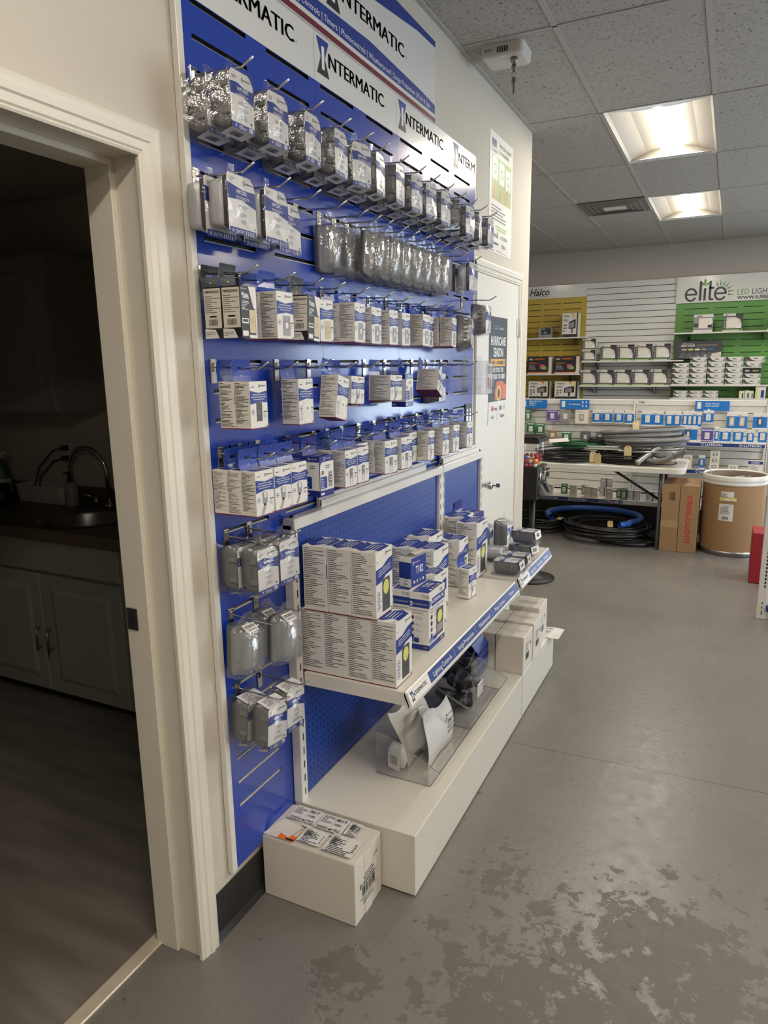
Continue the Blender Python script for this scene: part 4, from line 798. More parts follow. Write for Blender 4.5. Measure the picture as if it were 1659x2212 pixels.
def shelf(y0, y1, lb, words):
    t = thing('gondola_shelf', lb, 'shelf', (0, 0, 0), group='shelves of the gondola')
    m = MB(); m.box(.058, .424, y0 + .004, y1 - .004, .686, .695, 'shelfw', .001); m.build('deck', t)
    m = MB(); m.prism([(.423, .695), (.427, .697), (.431, .693), (.449, .652), (.447, .640), (.441, .636), (.438, .648), (.423, .682)], y0, y1, 'railw'); m.build('front_lip', t)
    for y in (y0, y1 - .004):
        m = MB(); m.prism([(.057, .694), (.425, .694), (.441, .652), (.436, .636), (.424, .650), (.057, .648)], y, y + .004, 'railw'); m.build('side_bracket', t)
    U = Vector((.018, 0, -.041)).normalized(); F = (Vector((.4318, y0, .6935)) + U * .041, Vector((0, 1, 0)), -U, Vector((.92, 0, .4)).normalized())
    m = MB(); w = y1 - y0; m.rect(F, .002, .002, .165, .039, 'white', .0006); logo(m, F, .018, .014, .125, off=.0012); m.rect(F, .165, .002, w - .002, .039, 'lut', .0006)
    for i, (u, s_, ww) in enumerate(words): m.text(F, s_, u, .012, .016, 'wink', .0012, w=ww); m.rect(F, u + ww + .03, .006, u + ww + .0312, .034, 'wink', .001)
    m.build('price_strip', t)
shelf(1.83, 3.072, 'long white gondola shelf with blue strip along its front edge', [(.20, 'Lighting Controls', .17), (.44, 'Surge Protection', .17), (.68, 'Weatherproof', .14), (.89, 'Photo Controls', .14), (1.10, 'Timers', .07)])
shelf(3.125, 3.745, 'short white gondola shelf at the far end, nearest the white door', [(.19, 'Lighting Controls', .10), (.33, 'Surge Protection', .10), (.47, 'Weatherproof', .08)])

# ------------------------------------------------------------------ cartons on the shelf
def dial_carton(W, D, H, seed):
    # W along the shelf, D deep, H tall; origin at the bottom, front edge corner
    mb = MB(); mb.box(-D, 0, 0, W, 0, H, 'white', .0008); mb.box(-D - .0004, .0004, -.0004, W + .0004, -.0002, .003, 'maroon'); mb.box(-D + .001, .0003, .001, W - .001, H - .0012, H + .0002, 'white')
    print_side(mb, FY(0, -D, 0), D, H, seed); mb.rect(FY(0, -D, 0), D * .6, H * .8, D * .9, H * .804, 'gink', .0005)
    F = FX(0, 0, 0)
    mb.poly(F, [(0, H * .52), (W * .3, H * .53), (W * .6, H * .6), (W, H * .62), (W, H * .84), (W * .7, H * .82), (W * .4, H * .75), (0, H * .74)], 'inkb', .0005)
    logo(mb, F, W * .58, H * .92, W * .38); mb.rect(F, W * .06, H * .84, W * .13, H * .85, 'ink')
    for k in range(3): mb.text(F, ('24-Hour Mechanical Timer', 'Minuterie mécanique 24 h', 'Temporizador mecánico')[k], W * .14, H * (.69 - .035 * k), H * .02, 'wink', w=W * .74, bold=.02, rot=.13)
    mb.rrect(F, W * .36, H * .06, W * .82, H * .56, .006, 'dkgrey', .0006); mb.disc(F, W * .59, H * .42, W * .17, 'yellow', .0008, 18, H * .11); mb.rrect(F, W * .38, H * .07, W * .80, H * .28, .004, 'grey5', .0008)
    for k in range(10): a = 2 * PI * k / 10; mb.rect(F, W * (.585 + .1 * math.cos(a)), H * (.417 + .065 * math.sin(a)), W * (.6 + .1 * math.cos(a)), H * (.425 + .065 * math.sin(a)), 'dkgrey', .001)
    for k in range(3): mb.ring(F, W * .15, H * (.36 - .1 * k), W * .085, W * .012, 'inkb', .0008); mb.rect(F, W * .1, H * (.355 - .1 * k), W * .2, H * (.368 - .1 * k), 'inkb', .0008)
    mb.rect(F, W * .86, H * .035, W * .96, H * .055, 'maroon', .0006)
    T = FT(H + .0003, 0, 0)
    mb.poly(T, [(W * .25, D), (W * .05, D * .6), (W * .3, D * .3), (W * .2, 0.0), (W * .8, 0.0), (W * .98, D * .35), (W * .8, D * .7), (W * .98, D)], 'inkb', .0004)
    for k in range(4): mb.rect(T, W * .3, D * (.22 + .13 * k), W * .78, D * (.25 + .13 * k), 'wink', .0007)
    logo(mb, T, W * .03, D * .12, W * .18, off=.0007)
    return mb.mesh('box_body')
PD = [[('box_body', dial_carton(.122, .087, .2175, s))] for s in (2, 6, 11)]
PT = [[('box_body', dial_carton(.165, .104, .268, s))] for s in (4, 9)]
GS = 'timer cartons on the gondola shelf'
for k, xr in enumerate((.392, .3035, .2165, .1295)):
    place(PD[k % 3], 'timer_carton', ('white timer carton, bottom row of the near stack, %s from the shelf edge' % ORD[k + 1]), 'carton', (xr, 1.842, .6955), group=GS)
for k, xr in enumerate((.328, .239, .150)):
    place(PD[(k + 1) % 3], 'timer_carton', ('white timer carton, top row of the near stack, %s from the shelf edge' % ORD[k + 1]), 'carton', (xr, 1.838, .9142), (0, 0, math.radians((1, -1, 0)[k])), group=GS)
for (pr, x, y, yaw, lb) in ((PD[0], .318, 2.345, 0, 'white timer carton right behind the two blue-topped dial cartons'), (PT[0], .2525, 2.495, 0, 'big white timer carton in the middle, nearest of its block'), (PT[1], .1475, 2.50, 0, 'big white timer carton against the blue back, front of its block'),
        (PT[0], .1475, 2.70, 0, 'big white timer carton against the blue back, rear of its block'), (PD[1], .219, 2.885, 0, 'white timer carton standing alone, left of the tallest carton'), (PD[2], .1315, 2.90, 0, 'white timer carton hidden partly behind the lone standing one'),
        (PT[1], .2525, 3.03, 0, 'tallest white timer carton beside the grey packs'), (PT[0], .1478, 3.121, 0, 'tall white timer carton next to the blue back panel, beside the tallest')):
    place(pr, 'timer_carton', lb, 'carton', (x, y, .6955), (0, 0, math.radians(yaw)), group=GS)
def t102(open_=False):
    W, D, H = .15, .076, .213; mb = MB(); mb.box(-D, 0, 0, W, 0, H, 'white', .0008); mb.box(-D - .0004, .0004, -.0004, W + .0004, 0, H * .09, 'inkb')
    for F, w, sp in ((FY(0, -D, 0), D, 1), (FX(0, 0, 0), W, 0)):
        mb.rect(F, 0, H * .74, w, H * .88, 'inkb', .0005); logo(mb, F, w * .05, H * .785, w * .9, 'wink', 'wink', 'inkb', .0008); mb.text(F, 'T102', w * .62, H * .915, H * .05, 'ink')
        for i, tx in enumerate((('Interruptor temporizador', 'mecánico de 24 horas') if sp else ('24 Hour Mechanical', 'Time Switch'))): mb.text(F, tx, w * .06, H * (.68 - .05 * i), H * .034, 'gink', w=w * (.86 if i == 0 else .6))
        for k in range(4): mb.disc(F, w * .16, H * (.56 - .11 * k), w * .085 if sp else w * .06, ('maroon', 'inkb', 'gink', 'inkb')[k], .0008); mb.text(F, 'V CA' if k == 0 and sp else '24 h', w * .34, H * (.55 - .11 * k), H * .035 if k == 0 else H * .016, 'gink'); mb.rect(F, w * .3, H * (.535 - .11 * k), w * .7, H * (.538 - .11 * k), 'gink')
        mb.rrect(F, w * .02, H * .12, w * .5, H * .2, .004, 'inkb', .0006); mb.lines(F, w * .06, H * .13, w * .38, H * .06, 3, 'wink', .3, 4, .0009)
        for k, c in enumerate(('inkb', 'red', 'orange', 'leaf')): mb.disc(F, w * (.66 + .07 * k), H * .045, w * .035, c, .0012)
    mb.rrect(F, W * .46, H * .14, W * .9, H * .62, .006, 'dkgrey', .0006); mb.disc(F, W * .68, H * .47, W * .16, 'yellow', .0009, 18, H * .11); mb.rect(F, W * .5, H * .2, W * .86, H * .34, 'silver', .0009)
    T = FT(H, 0, 0); mb.rect(T, .004, .004, W - .004, D * .86, 'inkb', .0005); mb.text(T, 'T102', W * .42, D * .38, D * .34, 'wink', .0009, w=W * .36, bold=.02); logo(mb, T, W * .08, D * .66, W * .3, 'wink', 'wink', 'inkb', .0009)
    for k in range(4): mb.disc(T, W * (.3 + .16 * k), D * .15, D * .09, ('cream', 'tan', 'silver', 'yellow')[k], .0009)
    return [('box_body', mb.mesh('box_body'))]
P1 = t102()
place(P1, 'dial_timer_carton', 'blue and white dial timer carton with blue top, nearest the shelf edge', 'carton', (.372, 2.158, .696), group=GS)
place(P1, 'dial_timer_carton', 'blue and white dial timer carton under the opened blue one', 'carton', (.2945, 2.165, .696), group=GS)
t = thing('dial_timer_carton', 'small opened blue carton with raised flap on top of blue-topped carton', 'carton', (.29, 2.19, .910), (0, 0, math.radians(-7)), group=GS)
m = MB(); W, D, H = .105, .05, .108; m.box(-D, 0, 0, W, 0, H, 'white', .0008); F = FX(0, 0, 0); m.rect(F, 0, 0, W, H, 'inkb', .0005); m.text(F, 'T102', W * .3, H * .42, H * .26, 'wink', .0009, w=W * .5, bold=.02); logo(m, F, W * .1, H * .8, W * .5, 'wink', 'wink', 'inkb', .0009)
for k in range(4): m.disc(F, W * (.2 + .2 * k), H * .16, W * .055, ('cream', 'tan', 'silver', 'cream')[k], .0009)
F = FY(0, -D, 0); m.rect(F, 0, H * .3, D, H * .86, 'inkb', .0005); m.text(F, 'T102', D * .75, H * .06, D * .3, 'ink', .0009, rot=PI / 2)
m.build('box_body', t)
m = MB(); vs = [(-D * .9 + .002, .01, H), (-D * .9 + .002, W - .01, H), (-.012, .012, H + .020), (-.012, W - .012, H + .020), (.010, .016, H + .014), (.010, W - .016, H + .014)]
m.add(vs, [(0, 1, 3, 2), (2, 3, 5, 4)], 'wbox', True); m.build('flap', t)
place([('box_body', carton(.076, .135, .052, 'stem', 5)), ('hang_tab', tab(.076))], 'photocontrol_box', 'small white carton with blue hang tab standing alone near the shelf edge', 'carton', (.268, 2.785, .8645), (0, 0, math.radians(-6)))
nb = MB(); nb.box(0, .11, -.08, .08, -.25, 0, 'navy', .001); nb.lines(FT(0, .11, -.08), .015, .012, .13, .08, 6, 'wink', .3, 2); nb.lines(FX(.11, -.08, -.25), .02, .05, .11, .15, 9, 'wink', .3, 7)
nt = tab(.12, mat='navy', zt=.055, zb=0)
place([('box_body', nb.mesh('box_body')), ('hang_tab', nt)], 'lighting_control_box', 'navy carton with white print and raised tab behind the tall timer cartons', 'carton', (.048, 3.345, .9455))

# grey packs lying on the far shelf
def pk(kd, lb, loc, rot): place(PR[kd][0], INFO[kd][0], lb, 'outlet cover', loc, tuple(math.radians(a) for a in rot), 'grey packs on the far shelf')
pk('cover', 'grey clamshell pack lying face up at the near end of the far shelf', (.285, 3.185, .733), (0, -90, 0))
pk('cover', 'grey clamshell pack lying face up, second behind the nearest one', (.288, 3.30, .733), (0, -90, 4))
pk('wide', 'frosted grey pack lying behind the two clamshells, beside the tall carton', (.30, 3.405, .727), (0, 90, 0))
pk('dark', 'upright rounded grey pack half hidden behind the tallest carton', (.13, 3.53, .8735), (0, 0, 4))
pk('coverlab', 'dark clamshell with white label, lower of the two stacked at the shelf middle', (.275, 3.52, .733), (0, -90, -12))
pk('coverlab', 'dark clamshell with white label, upper of the two stacked at the shelf middle', (.28, 3.525, .808), (0, -90, -6))
pk('dark', 'upright grey cover pack with navy tab at the far end of the shelf', (.20, 3.655, .8735), (0, 0, -8))

# ------------------------------------------------------------------ under the shelf
def bin_(y0, y1, lb):
    t = thing('acrylic_bin', lb, 'bin', (0, y0, .2265), group='acrylic bins under the shelf'); L = y1 - y0; m = MB()
    prof_ = [(.20, 0), (.415, 0), (.452, .062), (.24, .165), (.205, .17)]
    for y in (0, L - .003): m.prism(prof_, y, y + .003, 'acryl')
    m.prism([(.20, 0), (.415, 0), (.415, .003), (.20, .003)], .003, L - .003, 'acryl'); m.prism([(.413, 0), (.416, 0), (.453, .062), (.450, .062)], .003, L - .003, 'acryl'); m.prism([(.20, .003), (.203, .003), (.203, .2), (.20, .2)], .003, L - .003, 'acryl')
    for y in (.0015, L - .0015): m.tube([(.415, y, .001), (.452, y, .062), (.24, y, .165), (.205, y, .17)], .0013, 'edge', 5); m.tube([(.203, y, .001), (.414, y, .001)], .0011, 'edge', 5)
    m.tube([(.452, .0, .062), (.452, L, .062)], .0014, 'edge', 5); m.tube([(.415, 0, .001), (.415, L, .001)], .0012, 'edge', 5); m.build('bin_body', t)
    m = MB(); m.prism([(.2, .2), (.203, .2), (.203, .206), (.176, .206), (.176, .188), (.179, .188), (.179, .203), (.2, .203)], .02, L * .45, 'acryl'); m.build('hook_lip', t)
bin_(2.06, 2.50, 'clear acrylic bin under the shelf holding the white printed bag'); bin_(2.505, 2.90, 'clear acrylic bin under the shelf holding the dark bagged parts')
def crumple(mb, c, rx, ry, rz, mat, seed, n=26, k=16, amp=.22, flat=True, top=None):
    r = random.Random(seed); ph = [(r.uniform(0, 6.3), r.randint(2, 6), r.randint(1, 5), r.uniform(.3, 1)) for _ in range(7)]; vs = []
    for i in range(k + 1):
        v = PI * i / k
        for j in range(n):
            u = 2 * PI * j / n; d = 1 + amp * sum(a * math.sin(f * u + p) * math.sin(g * v + p * 1.7) for p, f, g, a in ph) / 3
            x = rx * d * math.sin(v) * math.cos(u); y = ry * d * math.sin(v) * math.sin(u); z = -rz * d * math.cos(v)
            if top and v > PI * .62: z += top * abs(math.sin(1.5 * u + seed)) * (v / PI - .62) * 2.5
            if flat: z = max(z, -rz * .86)
            vs.append((c[0] + x, c[1] + y, c[2] + z))
    fs = [(i * n + j, i * n + (j + 1) % n, (i + 1) * n + (j + 1) % n, (i + 1) * n + j) for i in range(k) for j in range(n)]
    return mb.add(vs, fs, mat, True)
t = thing('plastic_bag', 'white printed plastic bag of parts in the nearer acrylic bin', 'bag', (.298, 2.26, .2305))
def bag_sheet(mb, y0, y1, x0, x1, zt, seed, mat='bagw', nu=14, nv=12):
    r = random.Random(seed); P = [(r.uniform(0, 6), r.uniform(3, 9), r.uniform(2, 7)) for _ in range(5)]; vs = []
    for i in range(nv + 1):
        b = i / nv
        for j in range(nu + 1):
            a = j / nu; w = sum(math.sin(f * a + g * b + p) for p, f, g in P) / 5
            bulge = math.sin(PI * min(1, b * 1.15)) * math.sin(PI * (.1 + .8 * a)) * .03
            vs.append((x0 + (x1 - x0) * b + bulge + .008 * w, y0 + (y1 - y0) * (a * (.86 + .14 * math.sin(PI * b)) + .07) + .006 * w, zt * b * (1 + .12 * math.sin(5 * a + seed)) + .003))
    k = nu + 1; return mb.add(vs, [(i * k + j, i * k + j + 1, (i + 1) * k + j + 1, (i + 1) * k + j) for i in range(nv) for j in range(nu)], mat, True)
m = MB(); bag_sheet(m, -.13, .14, .072, .055, .195, 1); bag_sheet(m, -.15, .12, .0, -.075, .20, 3)
crumple(m, (-.01, -.005, .085), .055, .105, .08, 'bagw', 5, amp=.34); m.build('bag_body', t)
m = MB(); crumple(m, (-.035, -.145, .05), .04, .02, .05, 'bagw', 9, amp=.3); F = (Vector((-.075, -.170, .02)), Vector((.9, -.25, 0)).normalized(), Vector((0, 0, 1)), Vector((-.25, -.9, 0)).normalized()); m.rect(F, .02, .0, .075, .06, 'white', .004); m.bars(F, .03, .02, .035, .035, 9, 'ink', 2, .005); m.build('bag_corner', t)
m = MB(); G = (Vector((.099, .02, .06)), Vector((0, 1, 0)), Vector((-.1, 0, 1)).normalized(), Vector((1, 0, .1)).normalized())
logo(m, G, .0, .09, .085, off=.004); m.text(G, 'PJB217', .015, .06, .016, 'ink', .004, w=.06, bold=.03); m.text(G, 'IN-LIGHT FOR', .01, .042, .010, 'ink', .004, w=.075, bold=.02); m.text(G, 'JUNCTION BOX', .005, .024, .010, 'ink', .004, w=.075, bold=.02); m.build('bag_print', t)
t = thing('parts_bag', 'clear bag of dark plastic parts in the farther acrylic bin', 'bag', (.32, 2.69, .2305))
m = MB()
q = random.Random(4)
for k in range(16):
    mm = MB(); mm.loft([(-.035, .030, -.018, .018, .012), (.0, .036, -.024, .024, .014), (.035, .028, -.018, .018, .012)], 'dkplastic', n=3, smooth=True)
    mm.xf(Matrix.Translation((q.uniform(-.05, .03), -.13 + .016 * k, .035 + q.uniform(0, .14))) @ Matrix.Rotation(q.uniform(0, 3), 4, 'Z') @ Matrix.Rotation(q.uniform(-.8, .8), 4, 'X')); o_ = len(m.v); m.add(mm.v, mm.f, 'dkplastic', True)
m.build('contents', t)
m = MB(); bag_sheet(m, -.16, .13, .072, .080, .235, 7, 'bag', 18, 16); bag_sheet(m, -.15, .13, -.075, .02, .215, 9, 'bag', 18, 16); m.build('bag_skin', t)
m = MB(); F = FX(.084, -.11, .10); m.rect(F, 0, 0, .07, .06, 'white', .012); m.lines(F, .008, .006, .055, .045, 6, 'gink', .35, 2, .0125); m.build('paper_label', t)
t = thing('stacking_bin', 'dark blue plastic stacking bin behind the acrylic bins', 'bin', (.19, 3.0, .2265))
m = MB()
oct_ = [(-.10, .0), (.10, .0), (.115, .06), (.115, .15), (.085, .185), (-.085, .185), (-.115, .15), (-.115, .06)]
inn = [(a * .93, .007 + b * .945) for a, b in oct_]
vs = [(a, -.09, b) for a, b in oct_] + [(a, -.09, b) for a, b in inn] + [(a, .07, b) for a, b in oct_] + [(a, .062, b) for a, b in inn]
fs = []
for i in range(8): j = (i + 1) % 8; fs += [(i, j, 8 + j, 8 + i), (i, 16 + i, 16 + j, j), (8 + i, 8 + j, 24 + j, 24 + i)]
fs += [tuple(16 + i for i in range(8)), tuple(24 + i for i in reversed(range(8)))]
m.add(vs, fs, 'binblue')
for z in (.05, .09, .13): m.box(.113, .119, -.08, .06, z, z + .008, 'binblue')
m.build('bin_body', t)
o = MB(); crumple(o, (0, 0, .0), .06, .045, .075, 'bag', 21, amp=.3); o = o.build('empty_bag', loc=(.185, 2.935, .2995)); tag(o, 'crumpled clear bag stuffed in the blue stacking bin', 'bag')
for i, (x0, x1, y0, y1, h, lb) in enumerate(((.335, .473, 3.092, 3.262, .185, 'plain white carton at the near outer corner of the far base deck'), (.335, .478, 3.266, 3.43, .195, 'plain white carton right behind the outer corner one'), (.185, .330, 3.098, 3.26, .182, 'plain white carton inside the outer corner one, under the shelf'), (.190, .330, 3.268, 3.43, .192, 'plain white carton in the second row, under the shelf'), (.30, .46, 3.445, 3.62, .215, 'tallest plain white carton in the third row on the deck'))):
    m = MB(); m.box(x0, x1, y0, y1, 0, h, 'wbox', .0015); xm = (x0 + x1) / 2
    m.box(x0 + .001, x1 - .001, y0 + .002, y1 - .002, h - .001, h + .003, 'wbox', .001); m.rect(FTY(h + .003, x0, y0), 0, (y1 - y0) * .5 - .001, x1 - x0, (y1 - y0) * .5 + .001, 'grey5')
    m.box(x0 + .03, x1 - .03, y0 + .055, y0 + .10, h + .003, h + .0034, 'tape')
    F = FX(x1, y0, 0); m.lines(F, .04, h * .55, .07, .045, 6, 'gink', .35, i); m.bars(F, .045, h * .3, .06, .035, 14, 'ink', i); m.rect(F, .12, h * .6, .135, h * .7, 'grey5')
    m = m.build('white_carton', loc=(0, 0, .2265)); tag(m, lb, 'carton', 'plain cartons on the base deck')
m = MB(); vs = [(.40, 3.60, .2285), (.40, 3.755, .229), (.475, 3.60, .229), (.475, 3.765, .23), (.53, 3.61, .226), (.53, 3.775, .222)]; m.add(vs, [(0, 2, 3, 1), (2, 4, 5, 3)], 'white'); F = FTY(.23, .405, 3.62); m.lines(F, .01, .02, .06, .11, 10, 'gink', .3, 2, .001)
tag(m.build('paper_sheet'), 'loose printed paper sheet hanging off the far end of the base deck', 'paper')

# ------------------------------------------------------------------ carton with shipping labels on the floor
t = thing('shipping_carton', 'white cardboard carton with shipping labels on the floor beside the gondola', 'carton', (.018, 1.605, 0))
W, D, H = .339, .178, .216
m = MB(); m.box(0, W, 0, D, .001, H, 'wbox', .002); F = FX(W, 0, 0)
m.rect(F, D * .35, 0, D * .62, H, 'wbox', .0008); m.bars(F, .045, .075, .085, .032, 20, 'ink', 4, .0014); m.lines(F, .04, .115, .1, .035, 4, 'ink', .35, 3, .0014, True); m.lines(F, .05, .045, .08, .02, 3, 'ink', .3, 5, .0014); m.text(F, 'L 481', .125, .165, .009, 'ink', .0014); hourglass(m, F, .035, .108, .016, 'ink', 'ink', 'wbox', .0014)
for v in (.112, .068): m.rect(F, .03, v, .145, v + .0018, 'ink', .0014)
m.build('box_body', t)
m = MB(); z = H + .001
m.add([(.0, 0, z), (W, 0, z), (W, D * .46, z + .002), (0, D * .46, z + .002)], [(0, 1, 2, 3)], 'wbox'); m.add([(.0, D * .46, z + .001), (W * .32, D * .47, z + .009), (W, D * .46, z + .001), (W, D, z), (0, D, z)], [(0, 1, 2, 4), (2, 3, 4)], 'wbox')
m.add([(.0, .004, z + .004), (.085, .004, z + .006), (.112, D * .42, z + .012), (.035, D * .44, z + .02)], [(0, 1, 2, 3)], 'wbox')
m.build('flap', t)
m = MB(); F = FTY(z + .0035, 0, 0)
m.rect(F, .055, .004, .115, .030, 'orange', .0036); m.rect(F, .085, .006, .114, .014, 'ink', .0042); m.rect(F, .115, .03, .12, .075, 'orange', .0036)
m.build('orange_sticker', t)
def label(u, v, w, h, seed, big):
    m = MB(); F = FTY(z + .010, 0, 0); m.rect(F, u, v, u + w, v + h, 'white', 0); m.rect(F, u, v, u + w, v + .0008, 'gink'); m.lines(F, u + .006, v + h * .45, w * .45, h * .5, 6, 'gink', .4, seed); m.rect(F, u + w * .52, v + h * .3, u + w * .53, v + h, 'gink')
    if big: m.text(F, 'BS1T', u + w * .56, v + h * .72, h * .16, 'ink', bold=.03); m.text(F, '#61TFC2', u + w * .5, v + h * .06, h * .14, 'ink', w=w * .42, bold=.03); m.bars(F, u + w * .06, v + h * .05, w * .4, h * .16, 16, 'ink', seed); m.bars(F, u + w * .58, v + h * .42, w * .25, h * .14, 12, 'ink', seed + 2)
    else: m.lines(F, u + .01, v + h * .04, w * .8, h * .8, 9, 'ink', .4, seed); m.lines(F, u + w * .86, v + h * .2, w * .1, h * .6, 7, 'ink', .4, seed + 1)
    m.build('shipping_label', t)
label(.03, D * .56, .105, .072, 1, True); label(.137, D * .53, .10, .076, 2, True); label(.24, D * .58, .045, .066, 5, False); label(.12, .015, .085, .07, 3, False); label(.215, .012, .105, .082, 4, False)

# ------------------------------------------------------------------ far wall: slat panels, shelves, lamp boxes
def slats(mb, x0, x1, z0, z1, y, mat, st=.0777, gap=.007, ztop=None):
    z = (ztop or z1)
    while z > z0 + .02:
        a = max(z - st + gap, z0); mb.box(x0, x1, y, y + .012, a, z, mat, .0012); z -= st
t = thing('slatwall', 'plain white slatwall in the middle of the far wall', 'slatwall', (0, 0, 0))
m = MB(); m.box(-.556, .56, 9.936, 9.949, .8, 2.722, 'slatback'); m.build('backing', t)
m = MB(); slats(m, -.556, .56, .8, 2.722, 9.922, 'bwhite'); m.build('boards', t)
def colour_panel(x0, x1, mat, hdr_z, cols, lb, z0=.85, z1=2.722):
    t = thing('slatwall', lb, 'slatwall', (0, 0, 0)); m = MB(); m.box(x0, x1, 9.935, 9.949, z0, z1, 'slatback'); m.build('backing', t)
    m = MB(); z = z0; y = 9.922; ks = [2.416 - .0777 * k + (.07 if mat == 'yel' else 0) for k in range(20)]
    ks = sorted(k for k in ks if z0 + .02 < k < hdr_z - .02)
    for k in ks:
        m.box(x0, x1, y, y + .012, z, k - .008, mat); p = x0
        for a, b in cols:
            if a > p: m.box(p, a, y, y + .012, k - .008, k, mat)
            p = b
        if p < x1: m.box(p, x1, y, y + .012, k - .008, k, mat)
        z = k
    m.box(x0, x1, y, y + .012, z, hdr_z, mat); m.build('printed_panel', t); return t
ty = colour_panel(-1.98, -.557, 'yel', 2.556, [(-1.95, -1.72), (-1.68, -1.44), (-1.40, -1.17), (-1.135, -.90), (-.865, -.625)], 'yellow slatwall panel at the left end of the far wall')
m = MB(); m.box(-1.98, -.557, 9.919, 9.934, 2.556, 2.722, 'bwhite', .001); F = FY(9.919, 0, 0); m.text(F, 'Halco', -1.33, 2.60, .088, 'ink', w=.27, bold=.02, shear=.3); m.text(F, 'LIGHTING TECHNOLOGIES', -1.33, 2.577, .014, 'ink', w=.26); m.build('header', ty)
tg = colour_panel(.561, 1.79, 'green', 2.41, [(.66, .945), (1.0, 1.265), (1.33, 1.56), (1.60, 1.76)], 'green slatwall panel at the right of the far wall')
t = thing('slatwall', 'plain white slatwall right of the green panel', 'slatwall', (0, 0, 0))
m = MB(); m.box(1.795, 2.88, 9.936, 9.949, .8, 2.722, 'slatback'); m.build('backing', t)
m = MB(); slats(m, 1.795, 2.88, .8, 2.722, 9.922, 'bwhite'); m.build('boards', t)
t = thing('sign', 'white company sign with green leaf and sun rays above green panel', 'sign', (0, 0, 0))
m = MB(); m.box(.552, 1.9, 9.896, 9.921, 2.405, 2.725, 'bwhite', .001); m.build('board', t)
m = MB(); F = FY(9.896, 0, 0)
def ee(u):
    n = 24; R0, RZ, w = .072, .083, .024; cx, cz = u + R0, 2.503; vs = []
    for i in range(n + 1):
        a = math.radians(4 + i * (326.0 / n)); vs += [(cx + R0 * math.cos(a), cz + RZ * math.sin(a)), (cx + (R0 - w) * math.cos(a), cz + (RZ - w) * math.sin(a))]
    for i in range(n): m.poly(F, [vs[2 * i], vs[2 * i + 2], vs[2 * i + 3], vs[2 * i + 1]], 'grey5', .001)
    m.rect(F, cx - R0 + .01, cz - .008, cx + R0 - .001, cz + .014, 'grey5', .0012)
ee(.652); ee(.985)
m.rect(F, .816, 2.428, .845, 2.66, 'grey5', .001); m.rect(F, .868, 2.428, .895, 2.575, 'grey5', .001)
m.rect(F, .926, 2.445, .952, 2.66, 'grey5', .001); m.rect(F, .926, 2.563, .985, 2.588, 'grey5', .001); m.rect(F, .932, 2.428, .982, 2.452, 'grey5', .001)
def leafp(u, v, l, a): m.poly(F, [(u + l * q * math.cos(a) - .3 * l * p * math.sin(a), v + l * q * math.sin(a) + .3 * l * p * math.cos(a)) for q, p in ((0, 0), (.3, .6), (.6, .7), (1, 0), (.6, -.7), (.3, -.6))], 'green', .0012)
leafp(.884, 2.60, .065, 2.3); leafp(.884, 2.60, .065, .8); leafp(.880, 2.62, .075, 1.6)
for k in range(7):
    a = math.radians(112 - 20 * k); c = (1.057, 2.503)
    m.poly(F, [(c[0] + .088 * math.cos(a + .11), c[1] + .098 * math.sin(a + .11)), (c[0] + .088 * math.cos(a - .11), c[1] + .098 * math.sin(a - .11)), (c[0] + .165 * math.cos(a), c[1] + .175 * math.sin(a))], 'green', .001)
m.text(F, 'LED', 1.247, 2.478, .066, 'green', w=.125); m.text(F, 'LIGHTING', 1.405, 2.478, .066, 'grey5', w=.34); m.text(F, 'WWW.IUSEELITE.COM', 1.247, 2.423, .038, 'grey5', w=.60, bold=.03)
m.build('lettering', t)
def wshelf(x0, x1, z, lb):
    t = thing('wall_shelf', lb, 'shelf', (0, 0, 0), group='shelves on the far wall'); m = MB(); m.box(x0, x1, 9.655, 9.92, z - .018, z, 'railw', .002); m.build('board', t)
    n = 2 if x1 - x0 < 1.6 else 3
    for k in range(n): x = x0 + .18 + (x1 - x0 - .36) * k / (n - 1); m = MB(); m.prism([(9.70, z - .019), (9.92, z - .019), (9.92, z - .11), (9.90, z - .11)], x - .012, x + .012, 'steel', axis='x'); m.build('bracket', t)
wshelf(-1.95, -.50, 2.026, 'upper white shelf on the yellow panel'); wshelf(-1.95, -.556, 1.548, 'middle white shelf on the yellow panel'); wshelf(-1.95, -.58, 1.215, 'lowest white shelf on the yellow panel')
wshelf(-.548, .70, 1.708, 'upper white shelf on the plain white slatwall'); wshelf(-.565, .552, 1.392, 'lower white shelf on the plain white slatwall')
wshelf(.565, 2.6, 2.038, 'upper white shelf on the green panel'); wshelf(.556, 2.6, 1.40, 'middle white shelf on the green panel'); wshelf(.57, 2.6, 1.235, 'lowest white shelf on the green panel')
def bx(name, lb, cat, x0, x1, z0, z1, y0, y1, mat, draw, group, part='box_body'):
    t = thing(name, lb, cat, (x0, y0, z0), group=group); m = MB(); m.box(0, x1 - x0, 0, y1 - y0, 0, z1 - z0, mat, .001); draw(m, FY(0, 0, 0), x1 - x0, z1 - z0); m.build(part, t); return t
